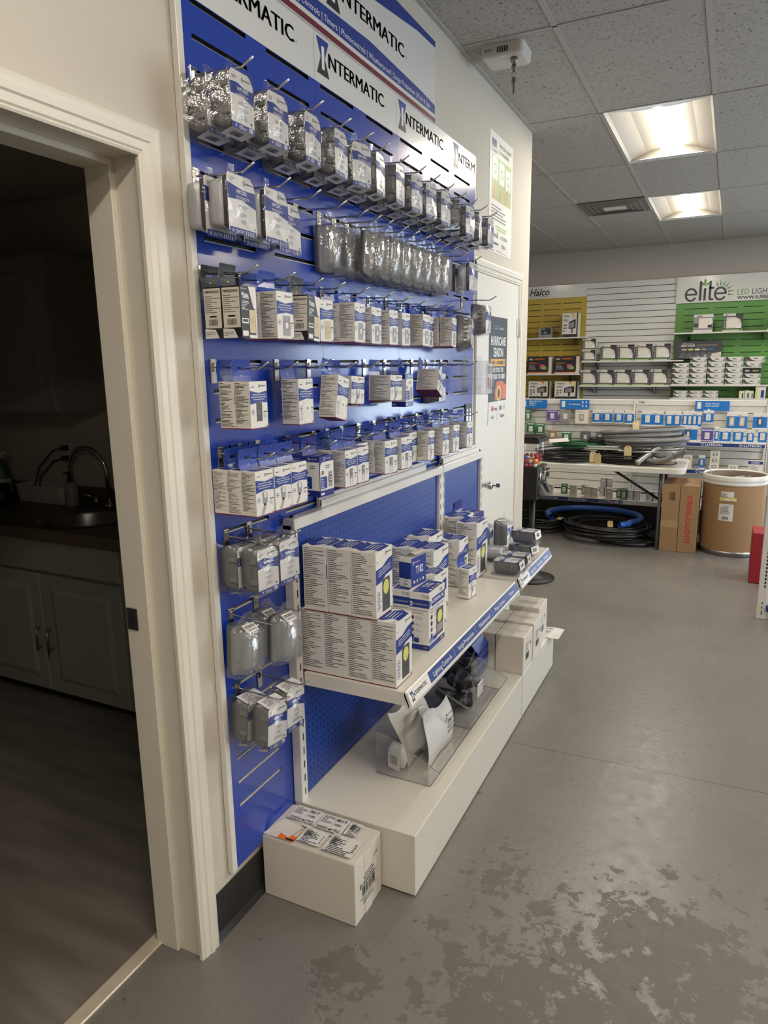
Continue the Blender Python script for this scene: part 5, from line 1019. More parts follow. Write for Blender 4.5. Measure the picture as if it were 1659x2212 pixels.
def flood(m, F, w, h, side=True):
    m.text(F, 'Halco', w * .08, h * .84, h * .09, 'ink', w=w * .36, bold=.02, shear=.3); m.rect(F, w * .62, h * .82, w * .9, h * .9, 'yellow'); m.disc(F, w * .68, h * .95, w * .05, 'orange'); m.lines(F, w * .08, h * .66, w * .45, h * .1, 2, 'ink', .5, 3)
    for k in range(3):
        for q in range(2 if k < 2 else 1): m.rect(F, w * (.09 + .13 * q), h * (.46 - .12 * k), w * (.17 + .13 * q), h * (.53 - .12 * k), 'grey5')
    m.poly(F, [(w * .42, h * .34), (w * .86, h * .36), (w * .86, h * .7), (w * .80, h * .74), (w * .42, h * .62)], 'ink'); m.poly(F, [(w * .46, h * .38), (w * .76, h * .40), (w * .76, h * .64), (w * .46, h * .58)], 'silver', .0008)
    m.rect(F, w * .60, h * .16, w * .68, h * .35, 'ink'); m.rect(F, w * .03, 0, w * .92, h * .12, 'ink'); m.rect(F, w * .92, 0, w, h, 'ink'); m.rect(F, w * .90, .0, w * .925, h, 'yellow')
def emerg(m, F, w, h):
    m.rect(F, 0, h * .1, w * .88, h, 'ink'); m.poly(F, [(0, h * .1), (w * .84, h * .1), (w * .88, h * .2), (w * .88, h * .98), (w * .90, h * .98), (w * .90, h * .16), (w * .85, h * .05), (0, h * .05)], 'orange', .0008); m.text(F, 'Halco', w * .06, h * .82, h * .1, 'wink', w=w * .18, shear=.3, bold=.02); m.text(F, 'EMERGENCY', w * .32, h * .83, h * .09, 'orange', w=w * .42, bold=.02)
    m.lines(F, w * .06, h * .6, w * .6, h * .1, 2, 'orange', .35, 3, .001); m.lines(F, w * .06, h * .25, w * .42, h * .3, 5, 'silver', .5, 3, .001); m.rect(F, w * .52, h * .3, w * .72, h * .55, 'gum5', .001); m.rect(F, w * .6, h * .25, w * .8, h * .44, 'leaf', .0013)
G1 = 'lamp boxes on the yellow panel'
bx('lamp_box', 'large white floodlight box on the top shelf of the yellow panel', 'box', -.82, -.615, 2.0275, 2.335, 9.68, 9.86, 'white', flood, G1)
bx('lamp_box', 'small dark lamp box on the top shelf of the yellow panel', 'box', -1.135, -.962, 2.0275, 2.16, 9.69, 9.80, 'silver', lambda m, F, w, h: (m.rect(F, w * .2, h * .3, w * .95, h * .95, 'ink'), m.disc(F, w * .5, h * .5, w * .14, 'silver', .0008, ry=h * .1), m.text(F, 'Halco', w * .25, h * .8, h * .1, 'wink', .0009, shear=.3), m.lines(F, w * .25, h * .05, w * .6, h * .15, 3, 'gink', .3, 3)), G1)
bx('lamp_box', 'lamp box cut off by the wall corner, top shelf of the yellow panel', 'box', -1.55, -1.335, 2.0275, 2.16, 9.69, 9.80, 'silver', lambda m, F, w, h: m.rect(F, w * .1, h * .2, w * .8, h * .9, 'ink'), G1)
for x, lb in ((-1.272, 'left'), (-.905, 'right')):
    bx('lamp_box', 'black and orange emergency light box, %s of the two' % lb, 'box', x, x + .325, 1.5495, 1.775, 9.68, 9.84, 'white', emerg, G1)
for x, w, lb in ((-1.25, .29, 'left'), (-.89, .305, 'right')):
    bx('lamp_box', 'white floodlight box on the lowest yellow-panel shelf, %s of the two' % lb, 'box', x, x + w, 1.2165, 1.445, 9.68, 9.86, 'white', flood, G1)
bx('lamp_box', 'box end cut off by the wall corner, middle shelf of the yellow panel', 'box', -1.50, -1.345, 1.5495, 1.80, 9.68, 9.84, 'silver', lambda m, F, w, h: m.rect(F, w * .8, h * .1, w, h * .8, 'ink'), G1)
def panel(m, F, w, h):
    m.rect(F, 0, 0, w, h, 'grey5', .0003); m.rect(F, 0, h * .86, w * .62, h, 'white'); m.rect(F, 0, 0, w, h * .1, 'leaf'); m.rect(F, 0, .0, w, h * .04, 'white', .0006); m.rect(F, w * .17, h * .16, w * .94, h * .80, 'wbox', .0005); m.poly(F, [(w * .62, h * .8), (w * .94, h * .8), (w * .94, h * .42), (w * .86, h * .66)], 'grey5', .0008)
    m.disc(F, w * .5, h * .46, w * .29, 'cream', .0010, 20, h * .26); m.text(F, 'elite', w * .06, h * .89, h * .08, 'ink', w=w * .2, bold=.03); m.lines(F, w * .3, h * .89, w * .28, h * .06, 2, 'gink', .4, 1); m.rect(F, w * .66, h * .88, w * .97, h * .96, 'ink', .0005)
    for k in range(4): m.rect(F, w * .04, h * (.18 + .16 * k), w * .13, h * (.29 + .16 * k), 'silver')
    m.poly(F, [(w * .66, h * .18), (w * .94, h * .18), (w * .94, h * .42), (w * .80, h * .38)], 'wink', .0012); m.rect(F, w * .84, h * .02, w * .94, h * .08, 'lut', .0008)
G2 = 'round panel light boxes on the white slatwall'
for k in range(2): bx('panel_light_box', 'small panel light box, %s of the stack of two at the shelf end' % ('lower', 'upper')[k], 'box', -.542, -.372, 1.709 + .1445 * k, 1.853 + .1445 * k, 9.68, 9.78, 'white', panel, G2)
for k, x in enumerate((-.314, -.098, .122, .342)): bx('panel_light_box', 'round panel light box, %s of four on the upper white shelf' % ORD[k + 1], 'box', x, x + .205, 1.709, 1.912, 9.68, 9.76, 'white', panel, G2)
for k, x in enumerate((-.552, -.336, -.118, .102, .33)): bx('panel_light_box', 'round panel light box, %s of five on the lower white shelf' % ORD[k + 1], 'box', x, x + .205, 1.393, 1.592, 9.68, 9.76, 'white', panel, G2)
def panel2(m, F, w, h):
    m.rect(F, 0, h * .12, w, h * .85, 'silver'); m.rect(F, w * .28, h * .22, w * .8, h * .78, 'cream', .0006); m.disc(F, w * .82, h * .55, w * .16, 'cream', .0007, ry=h * .16); m.text(F, 'elite', w * .16, h * .88, h * .08, 'ink', w=w * .28, bold=.03); m.rect(F, w * .74, h * .25, w * .96, h * .4, 'ink', .0009); m.rect(F, w * .02, h * .28, w * .26, h * .5, 'grey5', .0007); m.rect(F, w * .8, h * .68, w * .94, h * .78, 'wink', .001)
G3 = 'lamp boxes on the green panel'
bx('panel_light_box', 'white panel light box showing a bedroom, left on the green top shelf', 'box', .788, 1.006, 2.0395, 2.248, 9.68, 9.75, 'white', panel2, G3)
bx('panel_light_box', 'white panel light box, second on the green top shelf', 'box', 1.115, 1.332, 2.0395, 2.245, 9.68, 9.75, 'white', panel, G3)
bx('panel_light_box', 'panel light box at the picture edge, third on the green top shelf', 'box', 1.595, 1.80, 2.0395, 2.21, 9.68, 9.75, 'white', panel, G3)
m = MB(); m.box(.588, 1.125, 9.80, 9.806, 1.725, 1.94, 'grey5', .001); F = FY(9.80, .588, 1.725)
m.poly(F, [(.10, .0), (.535, .0), (.535, .075)], 'wbox'); m.text(F, 'SELECT COLOR', .07, .145, .024, 'wink', w=.16, bold=.02, shear=.2); m.text(F, 'EVERY 5 COLORS', .09, .175, .012, 'wink', w=.12); m.lines(F, .25, .135, .24, .04, 3, 'silver', .3, 2)
for k in range(5): m.disc(F, .11 + .076 * k, .108, .034, ('tan', 'yellow', 'cream', 'silver', 'sky')[k], .0008, ry=.011); m.poly(F, [(.085 + .076 * k, .07), (.135 + .076 * k, .07), (.105 + .076 * k, .002), (.04 + .076 * k, .002)], 'gink', .0006)
tag(m.build('display_sign'), 'dark display sign with five coloured discs against the green panel', 'sign')
def slim(m, F, w, h):
    m.poly(F, [(0, h * .95), (w * .12, h * .95), (w * .22, h * .5), (w * .5, h * .22), (w * .8, h * .2), (w * .8, 0), (0, 0)], 'grey5', .0004); m.rect(F, 0, 0, w, h * .16, 'white', .0007); m.text(F, 'elite', w * .4, h * .52, h * .24, 'ink', .0008, w=w * .22, bold=.03); m.rect(F, w * .04, h * .24, w * .12, h * .44, 'leaf', .0008); m.poly(F, [(w * .82, h * .2), (w * .98, h * .2), (w * .98, h * .9), (w * .9, h * .7)], 'silver', .0006)
def slimk(m, F, w, h): m.rect(F, 0, 0, w, h, 'ink', .0003); m.text(F, 'elite', w * .12, h * .36, h * .3, 'wink', w=w * .25, bold=.03); m.text(F, 'SELECT', w * .55, h * .36, h * .24, 'yellow', w=w * .34, bold=.03)
H = .0672
for c, x in enumerate((.585, .785, .985, 1.183, 1.382)):
    for r in range(4 if c == 0 else 5):
        blk = (c == 4 and r == 2); dx = .03 * (c == 4 and r == 4) + R.uniform(-.004, .004)
        bx('slim_lamp_box', '%s lamp box, %s from bottom in %s stack from the left' % ('black slim' if blk else 'white slim', ORD[r + 1], ORD[c + 1]), 'box', x + dx, x + dx + .193, 1.401 + H * r, 1.401 + H * (r + 1) - .0012, 9.68, 9.80, 'white', slimk if blk else slim, G3)
for c, x in enumerate((.61, .785, .96)):
    for r in range(2 if c == 0 else 2): bx('slim_lamp_box', 'white slim lamp box on the lowest green shelf, %s from left, %s' % (ORD[c + 1], ('lower', 'upper')[r]), 'box', x, x + .168, 1.236 + .046 * r, 1.281 + .046 * r, 9.68, 9.80, 'white', slim, G3)
for k, (x, w, h) in enumerate(((1.36, .055, .09), (1.42, .055, .095), (1.475, .04, .09), (1.535, .11, .142))):
    bx('carton', ('small white and blue carton, %s of the three right of the lowest lamp boxes' % ORD[k + 1]) if k < 3 else 'tall white carton with yellow-green edge at the right picture edge', 'box', x, x + w, 1.236, 1.236 + h, 9.67, 9.78, 'white', lambda m, F, w, h: (m.rect(F, 0, 0, w * .22, h, 'yellow'), m.rect(F, w * .55, h * .08, w * .85, h * .7, 'lut')), G3)

# ------------------------------------------------------------------ light-switch gondola in front of the far wall
t = thing('gondola_unit', 'long white gondola of light switches at the back of the shop', 'display unit', (0, 0, 0))
def gslat(x0, x1):
    m = MB(); m.box(x0, x1, 7.902, 7.93, .1, 1.30, 'slatback'); slats(m, x0, x1, .31, 1.245, 7.89, 'railw', .0762, .006); m.build('slat_panel', t)
    m = MB(); m.box(x0, x1, 7.875, 7.93, 1.245, 1.302, 'railw', .004); m.build('top_rail', t)
gslat(-.87, .352); gslat(.392, 1.60)
for x in (-.89, .352, 1.60):
    m = MB(); m.box(x, x + .04, 7.868, 7.93, 0, 1.302, 'railw', .002)
    for k in range(46): m.rect(FY(7.868, x + .024, .10 + k * .0254), 0, 0, .007, .014, 'slatback', .0006)
    m.build('upright', t)
m = MB(); m.text(FY(7.875, .40, 1.26), 'CTR02', .008, .004, .02, 'gink', w=.055, bold=.03); m.build('aisle_number', t)
def strip(mb, y, x0, x1, z0, z1, xs):
    mb.rect(FY(y, 0, 0), x0, z0, x1, z1, 'lut', .001)
    for x in xs: mb.ring(FY(y, 0, 0), x - .025, (z0 + z1) / 2, .013, .004, 'wink', .0016, 10); mb.text(FY(y, 0, 0), 'LUTRON', x, z0 + (z1 - z0) * .22, (z1 - z0) * .56, 'wink', .0016, w=.15, bold=.03)
m = MB(); m.box(-.87, 1.6, 7.40, 7.88, .276, .300, 'railw', .002); strip(m, 7.3975, -.86, .36, .262, .296, (-.46, -.16, .16, .27 + .06)); m.box(-.87, 1.6, 7.398, 7.402, .258, .300, 'railw'); m.build('base_deck', t)
m = MB(); m.box(-.87, 1.6, 7.47, 7.49, .0, .26, 'black'); m.build('kick_plate', t)
for z, nm in ((.905, 'upper'), (.635, 'lower')):
    m = MB(); m.box(.40, 1.60, 7.56, 7.86, z - .02, z, 'railw', .002); m.box(.40, 1.60, 7.555, 7.56, z - .042, z, 'railw'); strip(m, 7.555, .402, 1.598, z - .038, z - .004, (.76, 1.08, 1.42) if nm == 'upper' else (.70, 1.05, 1.4)); m.build('shelf', t)
for x0, x1, lines_, lb in ((-.845, -.558, ('Dimmers, Fan Controls,', 'Wallplates, and', 'Accessories'), 'blue header sign for dimmers and fan controls, left end of the switch gondola'), (-.415, -.10, ('C•L Dimmers',), 'blue header sign with four small bulbs on the switch gondola'), (.952, 1.268, ('Caséta Wireless', 'Smart Lighting'), 'blue header sign for wireless smart lighting on the switch gondola')):
    u = thing('header_sign', lb, 'sign', (x0, 7.84, 1.197), group='blue header signs'); w = x1 - x0; m = MB(); m.box(0, w, 0, .004, 0, .098, 'sky', .0008); F = FY(0, 0, 0)
    m.rect(F, w * .06, .02, w * .18, .085, 'cream'); m.rect(F, w * .09, .035, w * .15, .07, 'wink', .0008)
    for i, s_ in enumerate(lines_): m.text(F, s_, w * .3, .075 - (.022 * i) - (.03 if len(lines_) == 1 else .01 if len(lines_) == 2 else 0), .013, 'wink', w=w * (.5, .28, .22)[i] if len(lines_) == 3 else w * .4, bold=.03)
    if len(lines_) == 1:
        for a in (.78, .9):
            for b in (.06, .02): m.disc(F, w * a, b + .014, .009, 'wink', .0008, 10); m.rect(F, w * a - .004, b, w * a + .004, b + .008, 'wink', .0008)
    m.build('panel', u); m = MB(); m.box(w * .48, w * .52, .004, .04, -.04, .04, 'steel'); m.build('bracket', u)
GH = 'switch packs on the back gondola'
def pack(lb, x0, x1, z0, z1, col, dev='white', y=7.82, wide=False, n=1, dp=.03):
    w, h = x1 - x0, z1 - z0; t = thing('switch_pack', lb, 'switch pack', (x0, y, z0), group=GH); m = MB(); m.box(0, w, 0, dp, 0, h, 'white' if col == 'sky' else col, .001); F = FY(0, 0, 0)
    if col == 'sky': m.rect(F, 0, h * .10, w, h * .78, 'sky'); m.lines(F, w * .5, h * .82, w * .42, h * .06, 1, 'gink', .4, 3)
    elif col in ('pgreen', 'purple'): m.rect(F, w * .06, h * .86, w * .94, h * .94, 'wink'); m.rect(F, w * .06, h * .08, w * .94, h * .12, 'cream')
    elif col in ('white', 'cream'): m.lines(F, w * .1, h * .86, w * .8, h * .08, 2, 'gink', .35, 3); m.rect(F, 0, 0, w * .06, h, 'purple' if col == 'white' else 'tan'); m.rect(F, w * .94, 0, w, h, 'purple' if col == 'white' else 'tan')
    m.build('pack_body', t); m = MB()
    for k in range(n):
        c = w * (k + .5) / n if not wide else w * (.28 + .45 * k); a = min(w / n * .26, .022); m.box(c - a, c + a, -.006, .001, h * .24, h * .72, dev, .0015); m.box(c - a * .5, c + a * .5, -.0075, -.005, h * .32, h * .64, 'plastic', .0008)
    m.build('wall_switch', t)
    if y < 7.85 and z0 > .8 and y > 7.7: m = MB(); m.box(w * .5 - .012, w * .5 + .012, .006, .008, h, h + .016, 'acryl' if col != 'sky' else 'white'); m.build('hang_tab', t)
P_ = pack
P_('green switch pack, top row, hard against the wall corner', -.90, -.845, 1.055, 1.18, 'pgreen'); P_('green switch pack in the top row, under the left header sign', -.795, -.735, 1.055, 1.18, 'pgreen')
P_('violet switch pack in the top row between the two left header signs', -.548, -.438, 1.058, 1.183, 'purple'); P_('shiny clear switch pack under the sign with four bulbs', -.405, -.295, 1.055, 1.18, 'silver'); P_('wide pale and blue switch pack right of the shiny one', -.245, -.098, 1.04, 1.185, 'cream', 'silver')
for k, x in enumerate((-.058, .045, .168, .277)): P_('blue switch pack, %s of the four blue ones left of the gondola upright' % ORD[k + 1], x, x + (.095 if k != 1 else .105), 1.05 - .004 * (k > 2), 1.185, 'sky')
P_('green switch pack, second row, hard against the wall corner', -.90, -.848, .915, 1.035, 'pgreen'); P_('bright green switch pack in the second row', -.775, -.683, .908, 1.037, 'pgreen'); P_('dark green switch pack, right one of the second row', -.665, -.575, .908, 1.03, 'pgreen')
P_('yellow and green switch pack in the third row', -.525, -.44, .86, .955, 'brown'); P_('green switch pack in the third row above the cable pile', -.378, -.278, .83, .95, 'pgreen')
P_('brown framed wall plate pack in the third row', -.178, -.07, .84, .957, 'gink', 'silver'); P_('brown framed double wall plate pack in the third row', -.01, .145, .84, .957, 'gink', 'silver', n=2); P_('brown framed double wall plate pack near the gondola upright', .18, .335, .85, .957, 'gink', 'cream', n=2)
GW = 'wireless kits on the back gondola'
P_('wide blue and white wireless kit, leftmost of the top row', .445, .66, 1.03, 1.187, 'sky', n=2, wide=True); P_('white and blue kit with two big devices, second in top row', .68, .83, 1.02, 1.185, 'sky', n=2); P_('wide blue kit with four small devices, third in the top row', .845, 1.025, 1.02, 1.187, 'sky', n=4); P_('small blue and white pack under the wireless sign', 1.035, 1.13, 1.07, 1.2, 'sky')
P_('kit with a plain kraft half, right of the wireless sign', 1.252, 1.436, 1.01, 1.187, 'sky', 'tan', n=2); P_('blue kit with grey remote at the right gondola end', 1.485, 1.61, 1.022, 1.18, 'sky', 'grey5')
for k, (x0, x1, h, col, lb) in enumerate(((.70, .80, .12, 'sky', 'slim blue and white carton beside the conduit coil'), (.835, 1.0, .155, 'sky', 'large blue carton with grey remote on the upper shelf'), (1.035, 1.145, .13, 'purple', 'violet switch carton on the upper shelf'), (1.155, 1.195, .145, 'sky', 'narrow blue carton squeezed behind the violet one'), (1.2, 1.302, .135, 'sky', 'blue switch carton right of the violet one'), (1.318, 1.41, .135, 'sky', 'blue carton with red mark on the upper shelf'), (1.438, 1.50, .125, 'sky', 'plain blue tall carton on the upper shelf'), (1.535, 1.61, .14, 'sky', 'blue switch carton at the right end of the upper shelf'))):
    P_(lb, x0, x1, .9055, .9055 + h, col, 'grey5' if k == 1 else 'white', y=7.60, dp=.05)
for k, (x0, x1, z0, h, col, lb) in enumerate(((.885, .972, .636, .068, 'cream', 'pale carton on the lower shelf, lower of a stack of two'), (.887, .974, .7045, .066, 'cream', 'pale carton on the lower shelf, upper of a stack of two'), (1.03, 1.09, .636, .135, 'sky', 'plain blue carton standing on the lower shelf'), (1.13, 1.22, .636, .062, 'cream', 'pale carton, bottom of the stack of three'), (1.132, 1.222, .6985, .062, 'cream', 'pale carton, middle of the stack of three'), (1.134, 1.224, .761, .062, 'cream', 'pale carton, top of the stack of three'), (1.30, 1.39, .636, .05, 'cream', 'low pale carton behind the drum'))):
    P_(lb, x0, x1, z0, z0 + h, col, 'silver', y=7.60, dp=.06)
bx('dimmer_carton', 'white and navy carton with a brand word on the lower shelf end', 'box', 1.475, 1.60, .636, .735, 7.59, 7.70, 'white', lambda m, F, w, h: (m.rect(F, 0, h * .7, w, h, 'lut'), m.text(F, 'LUTRON', w * .2, h * .78, h * .14, 'wink', w=w * .55, bold=.03), m.lines(F, w * .1, h * .1, w * .8, h * .5, 5, 'gink', .3, 3)), GH)
xb = lambda u: -.498 + (u - 400) * .00079
for k, (u0, u1, z, h, col, y, lb) in enumerate(((478, 555, 0, .11, 'cream', 7.45, 'cream switch carton right of the gumball machine, on the base deck'), (640, 722, 0, .105, 'pgreen', 7.55, 'green switch carton standing on the base deck, left part'), (752, 805, 0, .095, 'cream', 7.58, 'cream carton half hidden behind the large cream one'), (785, 878, 0, .12, 'cream', 7.43, 'large cream switch carton near the deck front'), (908, 985, 0, .10, 'silver', 7.58, 'grey switch carton behind the cream pair'),
        (983, 1066, 0, .115, 'cream', 7.43, 'left one of the two cream cartons side by side'), (1070, 1152, 0, .11, 'cream', 7.43, 'right one of the two cream cartons side by side'), (1150, 1210, 0, .095, 'white', 7.56, 'white violet-edged carton under the small stack, left'), (1215, 1270, 0, .095, 'white', 7.56, 'white violet-edged carton under the small stack, right'), (1160, 1232, .0955, .10, 'white', 7.565, 'white carton on top of the others, left'), (1236, 1308, .0955, .10, 'white', 7.565, 'white carton on top of the others, right'),
        (1262, 1338, 0, .11, 'white', 7.43, 'white violet-edged carton at the deck front, middle'), (1380, 1448, 0, .10, 'pgreen', 7.50, 'green carton on the base deck, left of a green pair'), (1440, 1522, 0, .115, 'pgreen', 7.43, 'green carton at the deck front, right of a green pair'), (1528, 1602, 0, .105, 'white', 7.43, 'white carton right of the green pair'), (1606, 1684, 0, .105, 'white', 7.43, 'white carton second right of the green pair'), (1760, 1835, 0, .105, 'white', 7.43, 'white carton just left of the table leg'), (1840, 1910, 0, .105, 'white', 7.43, 'white carton behind the table leg'))):
    P_(lb, xb(u0), xb(u1), .3005 + z, .3005 + z + h, col, 'plastic' if col != 'pgreen' else 'cream', y=y, dp=.05)

# ------------------------------------------------------------------ table with cable, coils, cartons, drum
t = thing('folding_table', 'white plastic folding table heaped with cable coils', 'table', (0, 0, 0))
m = MB(); m.loft([(.708, .925, -.372, .372, .06), (.712, .94, -.385, .385, .07), (.754, .94, -.385, .385, .07), (.760, .93, -.375, .375, .065)], 'tablew', axis='z', n=5, smooth=False)
m.xf(Matrix.Translation((.02, 7.01, 0))); m.build('tabletop', t)
for x in (-.76, .762):
    for y in (6.68, 7.32): m = MB(); m.tube([(x, y, .708), (x, y, .012), (x, y, 0)], .016, 'grey5', 8); m.build('leg', t)
    m = MB(); m.tube([(x, 6.68, .12), (x, 7.32, .12)], .012, 'grey5', 8); m.build('crossbar', t)
    m = MB(); m.tube([(x * .98, 7.0, .40), (x * .32, 7.0, .705)], .012, 'grey5', 8); m.tube([(x, 6.68, .42), (x, 7.32, .42)], .011, 'grey5', 8); m.build('brace', t)
def coil(mb, c, rx, ry, z0, z1, n, r, mat, seed, jit=.06, seg=30, ridge=0.0, tilt=0.0):
    q = random.Random(seed); pts = []
    for k in range(n):
        fx = 1 + q.uniform(-jit, jit); ox, oy = q.uniform(-jit, jit) * rx, q.uniform(-jit, jit) * ry; tz = q.uniform(-.2, .2) * (z1 - z0)
        for i in range(seg):
            a = 2 * PI * i / seg; z = z0 + (z1 - z0) * ((k + i / seg) / n) + tz * math.sin(a + k); z = min(max(z, z0), z1) + tilt * math.cos(a)
            pts.append((c[0] + ox + rx * fx * math.cos(a), c[1] + oy + ry * fx * math.sin(a), z))
    # soften the jump between loops
    for _ in range(2): pts = [pts[0]] + [tuple((pts[i - 1][d] + pts[i][d] * 2 + pts[i + 1][d]) / 4 for d in range(3)) for i in range(1, len(pts) - 1)] + [pts[-1]]
    return mb.tube(pts, r, mat, 6, ridge=ridge)
def coilobj(name, lb, cat, args, group, extra=None):
    m = MB()
    for a in args: coil(m, *a)
    if extra: extra(m)
    o = m.build(name); tag(o, lb, cat, group); return o
TC = 'cable coils on the table'; Z = .762
coilobj('cable_coil', 'black cable coil lying flat at the left half of the table', 'cable', [((-.10, 6.95), .30, .27, Z + .008, Z + .10, 11, .008, 'cable', 3, .10)], TC)
coilobj('cable_coil', 'black cable coil in the middle of the table, in front of the conduit', 'cable', [((.38, 6.98), .26, .25, Z + .008, Z + .085, 13, .008, 'cable', 8, .10)], TC)
coilobj('cable_coil', 'loose coil of black wire standing up beside the green wire', 'cable', [((.20, 7.10), .17, .14, Z + .115, Z + .20, 9, .006, 'cable', 11, .12)], TC)
coilobj('wire_coil', 'green wire coil on top of the black cable', 'wire', [((-.02, 6.99), .24, .16, Z + .118, Z + .17, 8, .005, 'greenwire', 4, .14)], TC)
coilobj('wire_coil', 'white wire loop lying over the black cable', 'wire', [((.22, 6.86), .18, .10, Z + .120, Z + .16, 3, .005, 'whitewire', 6, .15)], TC)
def ends(m):
    for p in ([(.62, 6.80, Z + .12), (.76, 6.74, Z + .09), (.86, 6.70, Z + .10), (.94, 6.68, Z + .15)], [(.55, 6.78, Z + .06), (.70, 6.70, Z + .045), (.80, 6.67, Z + .07), (.86, 6.66, Z + .11)]):
        m.tube(p, .030 if p[0][0] > .6 else .024, 'conduit', 10, cap=False); e = p[-1]; d = (Vector(p[-1]) - Vector(p[-2])).normalized()
        m.tube([Vector(e) - d * .02, Vector(e) - d * .019], .028 if p[0][0] > .6 else .022, 'slatback', 10)
coilobj('conduit_coil', 'big grey plastic conduit coil heaped on the right half of the table', 'conduit', [((.56, 7.02), .36, .27, Z + .185, Z + .31, 6, .019, 'conduit', 5, .08, 30, 0, .015)], TC, ends)
coilobj('conduit_coil', 'ribbed metal conduit coil among the grey conduit', 'conduit', [((.60, 6.96), .34, .22, Z + .115, Z + .15, 2, .014, 'flex', 9, .08, 90, .07, 0)], TC, lambda m: m.tube([(.72 - .03 * k * .5 + .0, 6.80 - .010 * k, Z + .17 - .0125 * k) for k in range(13)], .030, 'flex', 10, ridge=.07))
coilobj('cable_coil', 'thin dark cord trailing along the table front edge', 'cable', [((.55, 6.86), .28, .16, Z + .006, Z + .02, 3, .006, 'cable', 15, .12)], TC)
coilobj('wire_coil', 'bare copper wire coil near the right table end', 'wire', [((.72, 6.80), .14, .09, Z + .02, Z + .04, 3, .004, 'brown', 18, .12)], TC)
def tagm(lb, x, y, z, w, h, rx, rz, grp='manila tags on the cable'):
    t = thing('manila_tag', lb, 'tag', (x, y, z), (math.radians(rx), 0, math.radians(rz)), grp); m = MB(); m.prism([(-w / 2, 0), (w / 2, 0), (w / 2, h * .85), (w * .25, h), (-w * .25, h), (-w / 2, h * .85)], -.001, .001, 'manila'); m.disc(FY(-.001, 0, 0), 0, h * .9, .006, 'brown'); m.build('card', t); m = MB(); m.tube([(0, 0, h * .9), (.01, .012, h), (.0, .03, h * 1.08)], .0012, 'brown', 5); m.build('string', t)
tagm('manila tag sticking up behind the conduit coil', .50, 6.90, 1.055, .06, .10, -12, 24); tagm('manila tag hanging in front of the metal conduit end', .46, 6.72, .82, .065, .12, 4, 3); tagm('left of the crossed pair of manila tags at the table front', .16, 6.645, .785, .055, .10, 6, 12); tagm('right of the crossed pair of manila tags at the table front', .21, 6.640, .770, .060, .10, 6, -8)
m = MB(); m.box(-.09, .09, -.06, .06, 0, .0015, 'white'); o = m.build('paper_sheet', loc=(-.19, 6.80, .96)); o.rotation_euler = (math.radians(10), math.radians(-4), .3); tag(o, 'white paper sheet lying on the green wire at the table end', 'paper')
m = MB(); m.box(-.05, .05, -.03, .03, 0, .001, 'manila'); tag(m.build('paper_slip', loc=(.72, 6.72, .7615)), 'small tan paper slip at the right end of the table', 'paper')
FC = 'coils on the floor under the table'
coilobj('cable_coil', 'large black cable coil on the floor in front of the table', 'cable', [((.28, 6.93), .38, .33, .055, .16, 13, .011, 'cable', 21, .09)], FC)
coilobj('cable_coil', 'black cable coil on the floor behind the gumball machine', 'cable', [((-.42, 7.10), .26, .24, .01, .15, 12, .010, 'cable', 25, .10)], FC)
coilobj('cable_coil', 'loose outer cable loops on the floor, nearest the table leg', 'cable', [((.48, 6.86), .27, .22, .01, .035, 4, .010, 'cable', 27, .08)], FC)
pts = [((.13 + .45 * math.cos(a)), 7.02 + .36 * math.sin(a), .20) for a in [math.radians(215 - 9.6 * k) for k in range(27)]]
pts += [(.50, 6.72, .205), (.43, 6.66, .205)]
m = MB(); m.tube(pts, .028, 'pipe', 12, cap=False); d = (Vector(pts[-1]) - Vector(pts[-2])).normalized(); m.tube([Vector(pts[-1]) - d * .02, Vector(pts[-1]) - d * .019], .026, 'slatback', 12); tag(m.build('pipe'), 'bent blue plastic pipe lying on the floor cable coils', 'pipe')
tagm('tan tag on the large floor cable coil', .33, 6.80, .145, .05, .09, -60, 10, 'tags on the floor coils'); tagm('tan tag on the floor coil behind the gumball machine', -.20, 6.95, .145, .06, .05, -70, -30, 'tags on the floor coils')
m = MB(); m.box(.36, .74, 7.02, 7.45, .0005, .006, 'vinyl', .001); tag(m.build('floor_mat'), 'dark rubber mat on the floor under the table, by the cartons', 'mat')
GT = 'lighting cartons beside the drum'
def stringbox(x0, x1, lb, big):
    t = thing('lighting_carton', lb, 'carton', (x0, 6.655, 0), group=GT); w = x1 - x0; h = .612; m = MB(); m.box(0, w, 0, .44, .001, h, 'card', .002); F = FY(0, 0, 0); T = FTY(h, 0, 0)
    if big: m.text(F, 'STRING-O-LIGHTS', w * .36, h * .86, w * .28, 'red', w=h * .72, bold=.02, rot=-PI / 2); m.rect(T, w * .35, .14, w * .9, .17, 'cardtape'); m.rect(T, w * .5, .10, w * .8, .125, 'gink'); m.text(T, 'FRAGILE', w * .6, .36, .02, 'red')
    else:
        m.bars(F, w * .42, h * .77, w * .32, h * .12, 12, 'ink'); m.rect(F, 0, h * .36, w * .98, h * .47, 'cardtape', .0012)
        for a in ((w * .45, h * .05, w * .95, h * .055), (w * .45, h * .76 - .09, w * .95, h * .765 - .09), (w * .45, h * .05, w * .47, h * .61), (w * .93, h * .05, w * .95, h * .61)): m.rect(F, *a, 'brown')
        m.text(F, 'STRING-O-LIGHTS', w * .2, h * .6, w * .12, 'brown', w=h * .35, rot=-PI / 2); m.text(T, 'String-O', w * .62, .28, .03, 'red', rot=PI / 2, w=.18)
    m.build('box_body', t); m = MB(); m.rect(T, w * .49, 0, w * .51, .44, 'brown'); m.build('top_seam', t)
stringbox(.785, .932, 'tall brown carton with taped front and barcode, next to the table leg', False); stringbox(.936, 1.092, 'tall brown carton with red vertical lettering, next to the drum', True)
t = thing('fiber_drum', 'large brown fibre drum with a white metal rim', 'drum', (1.362, 6.90, 0))
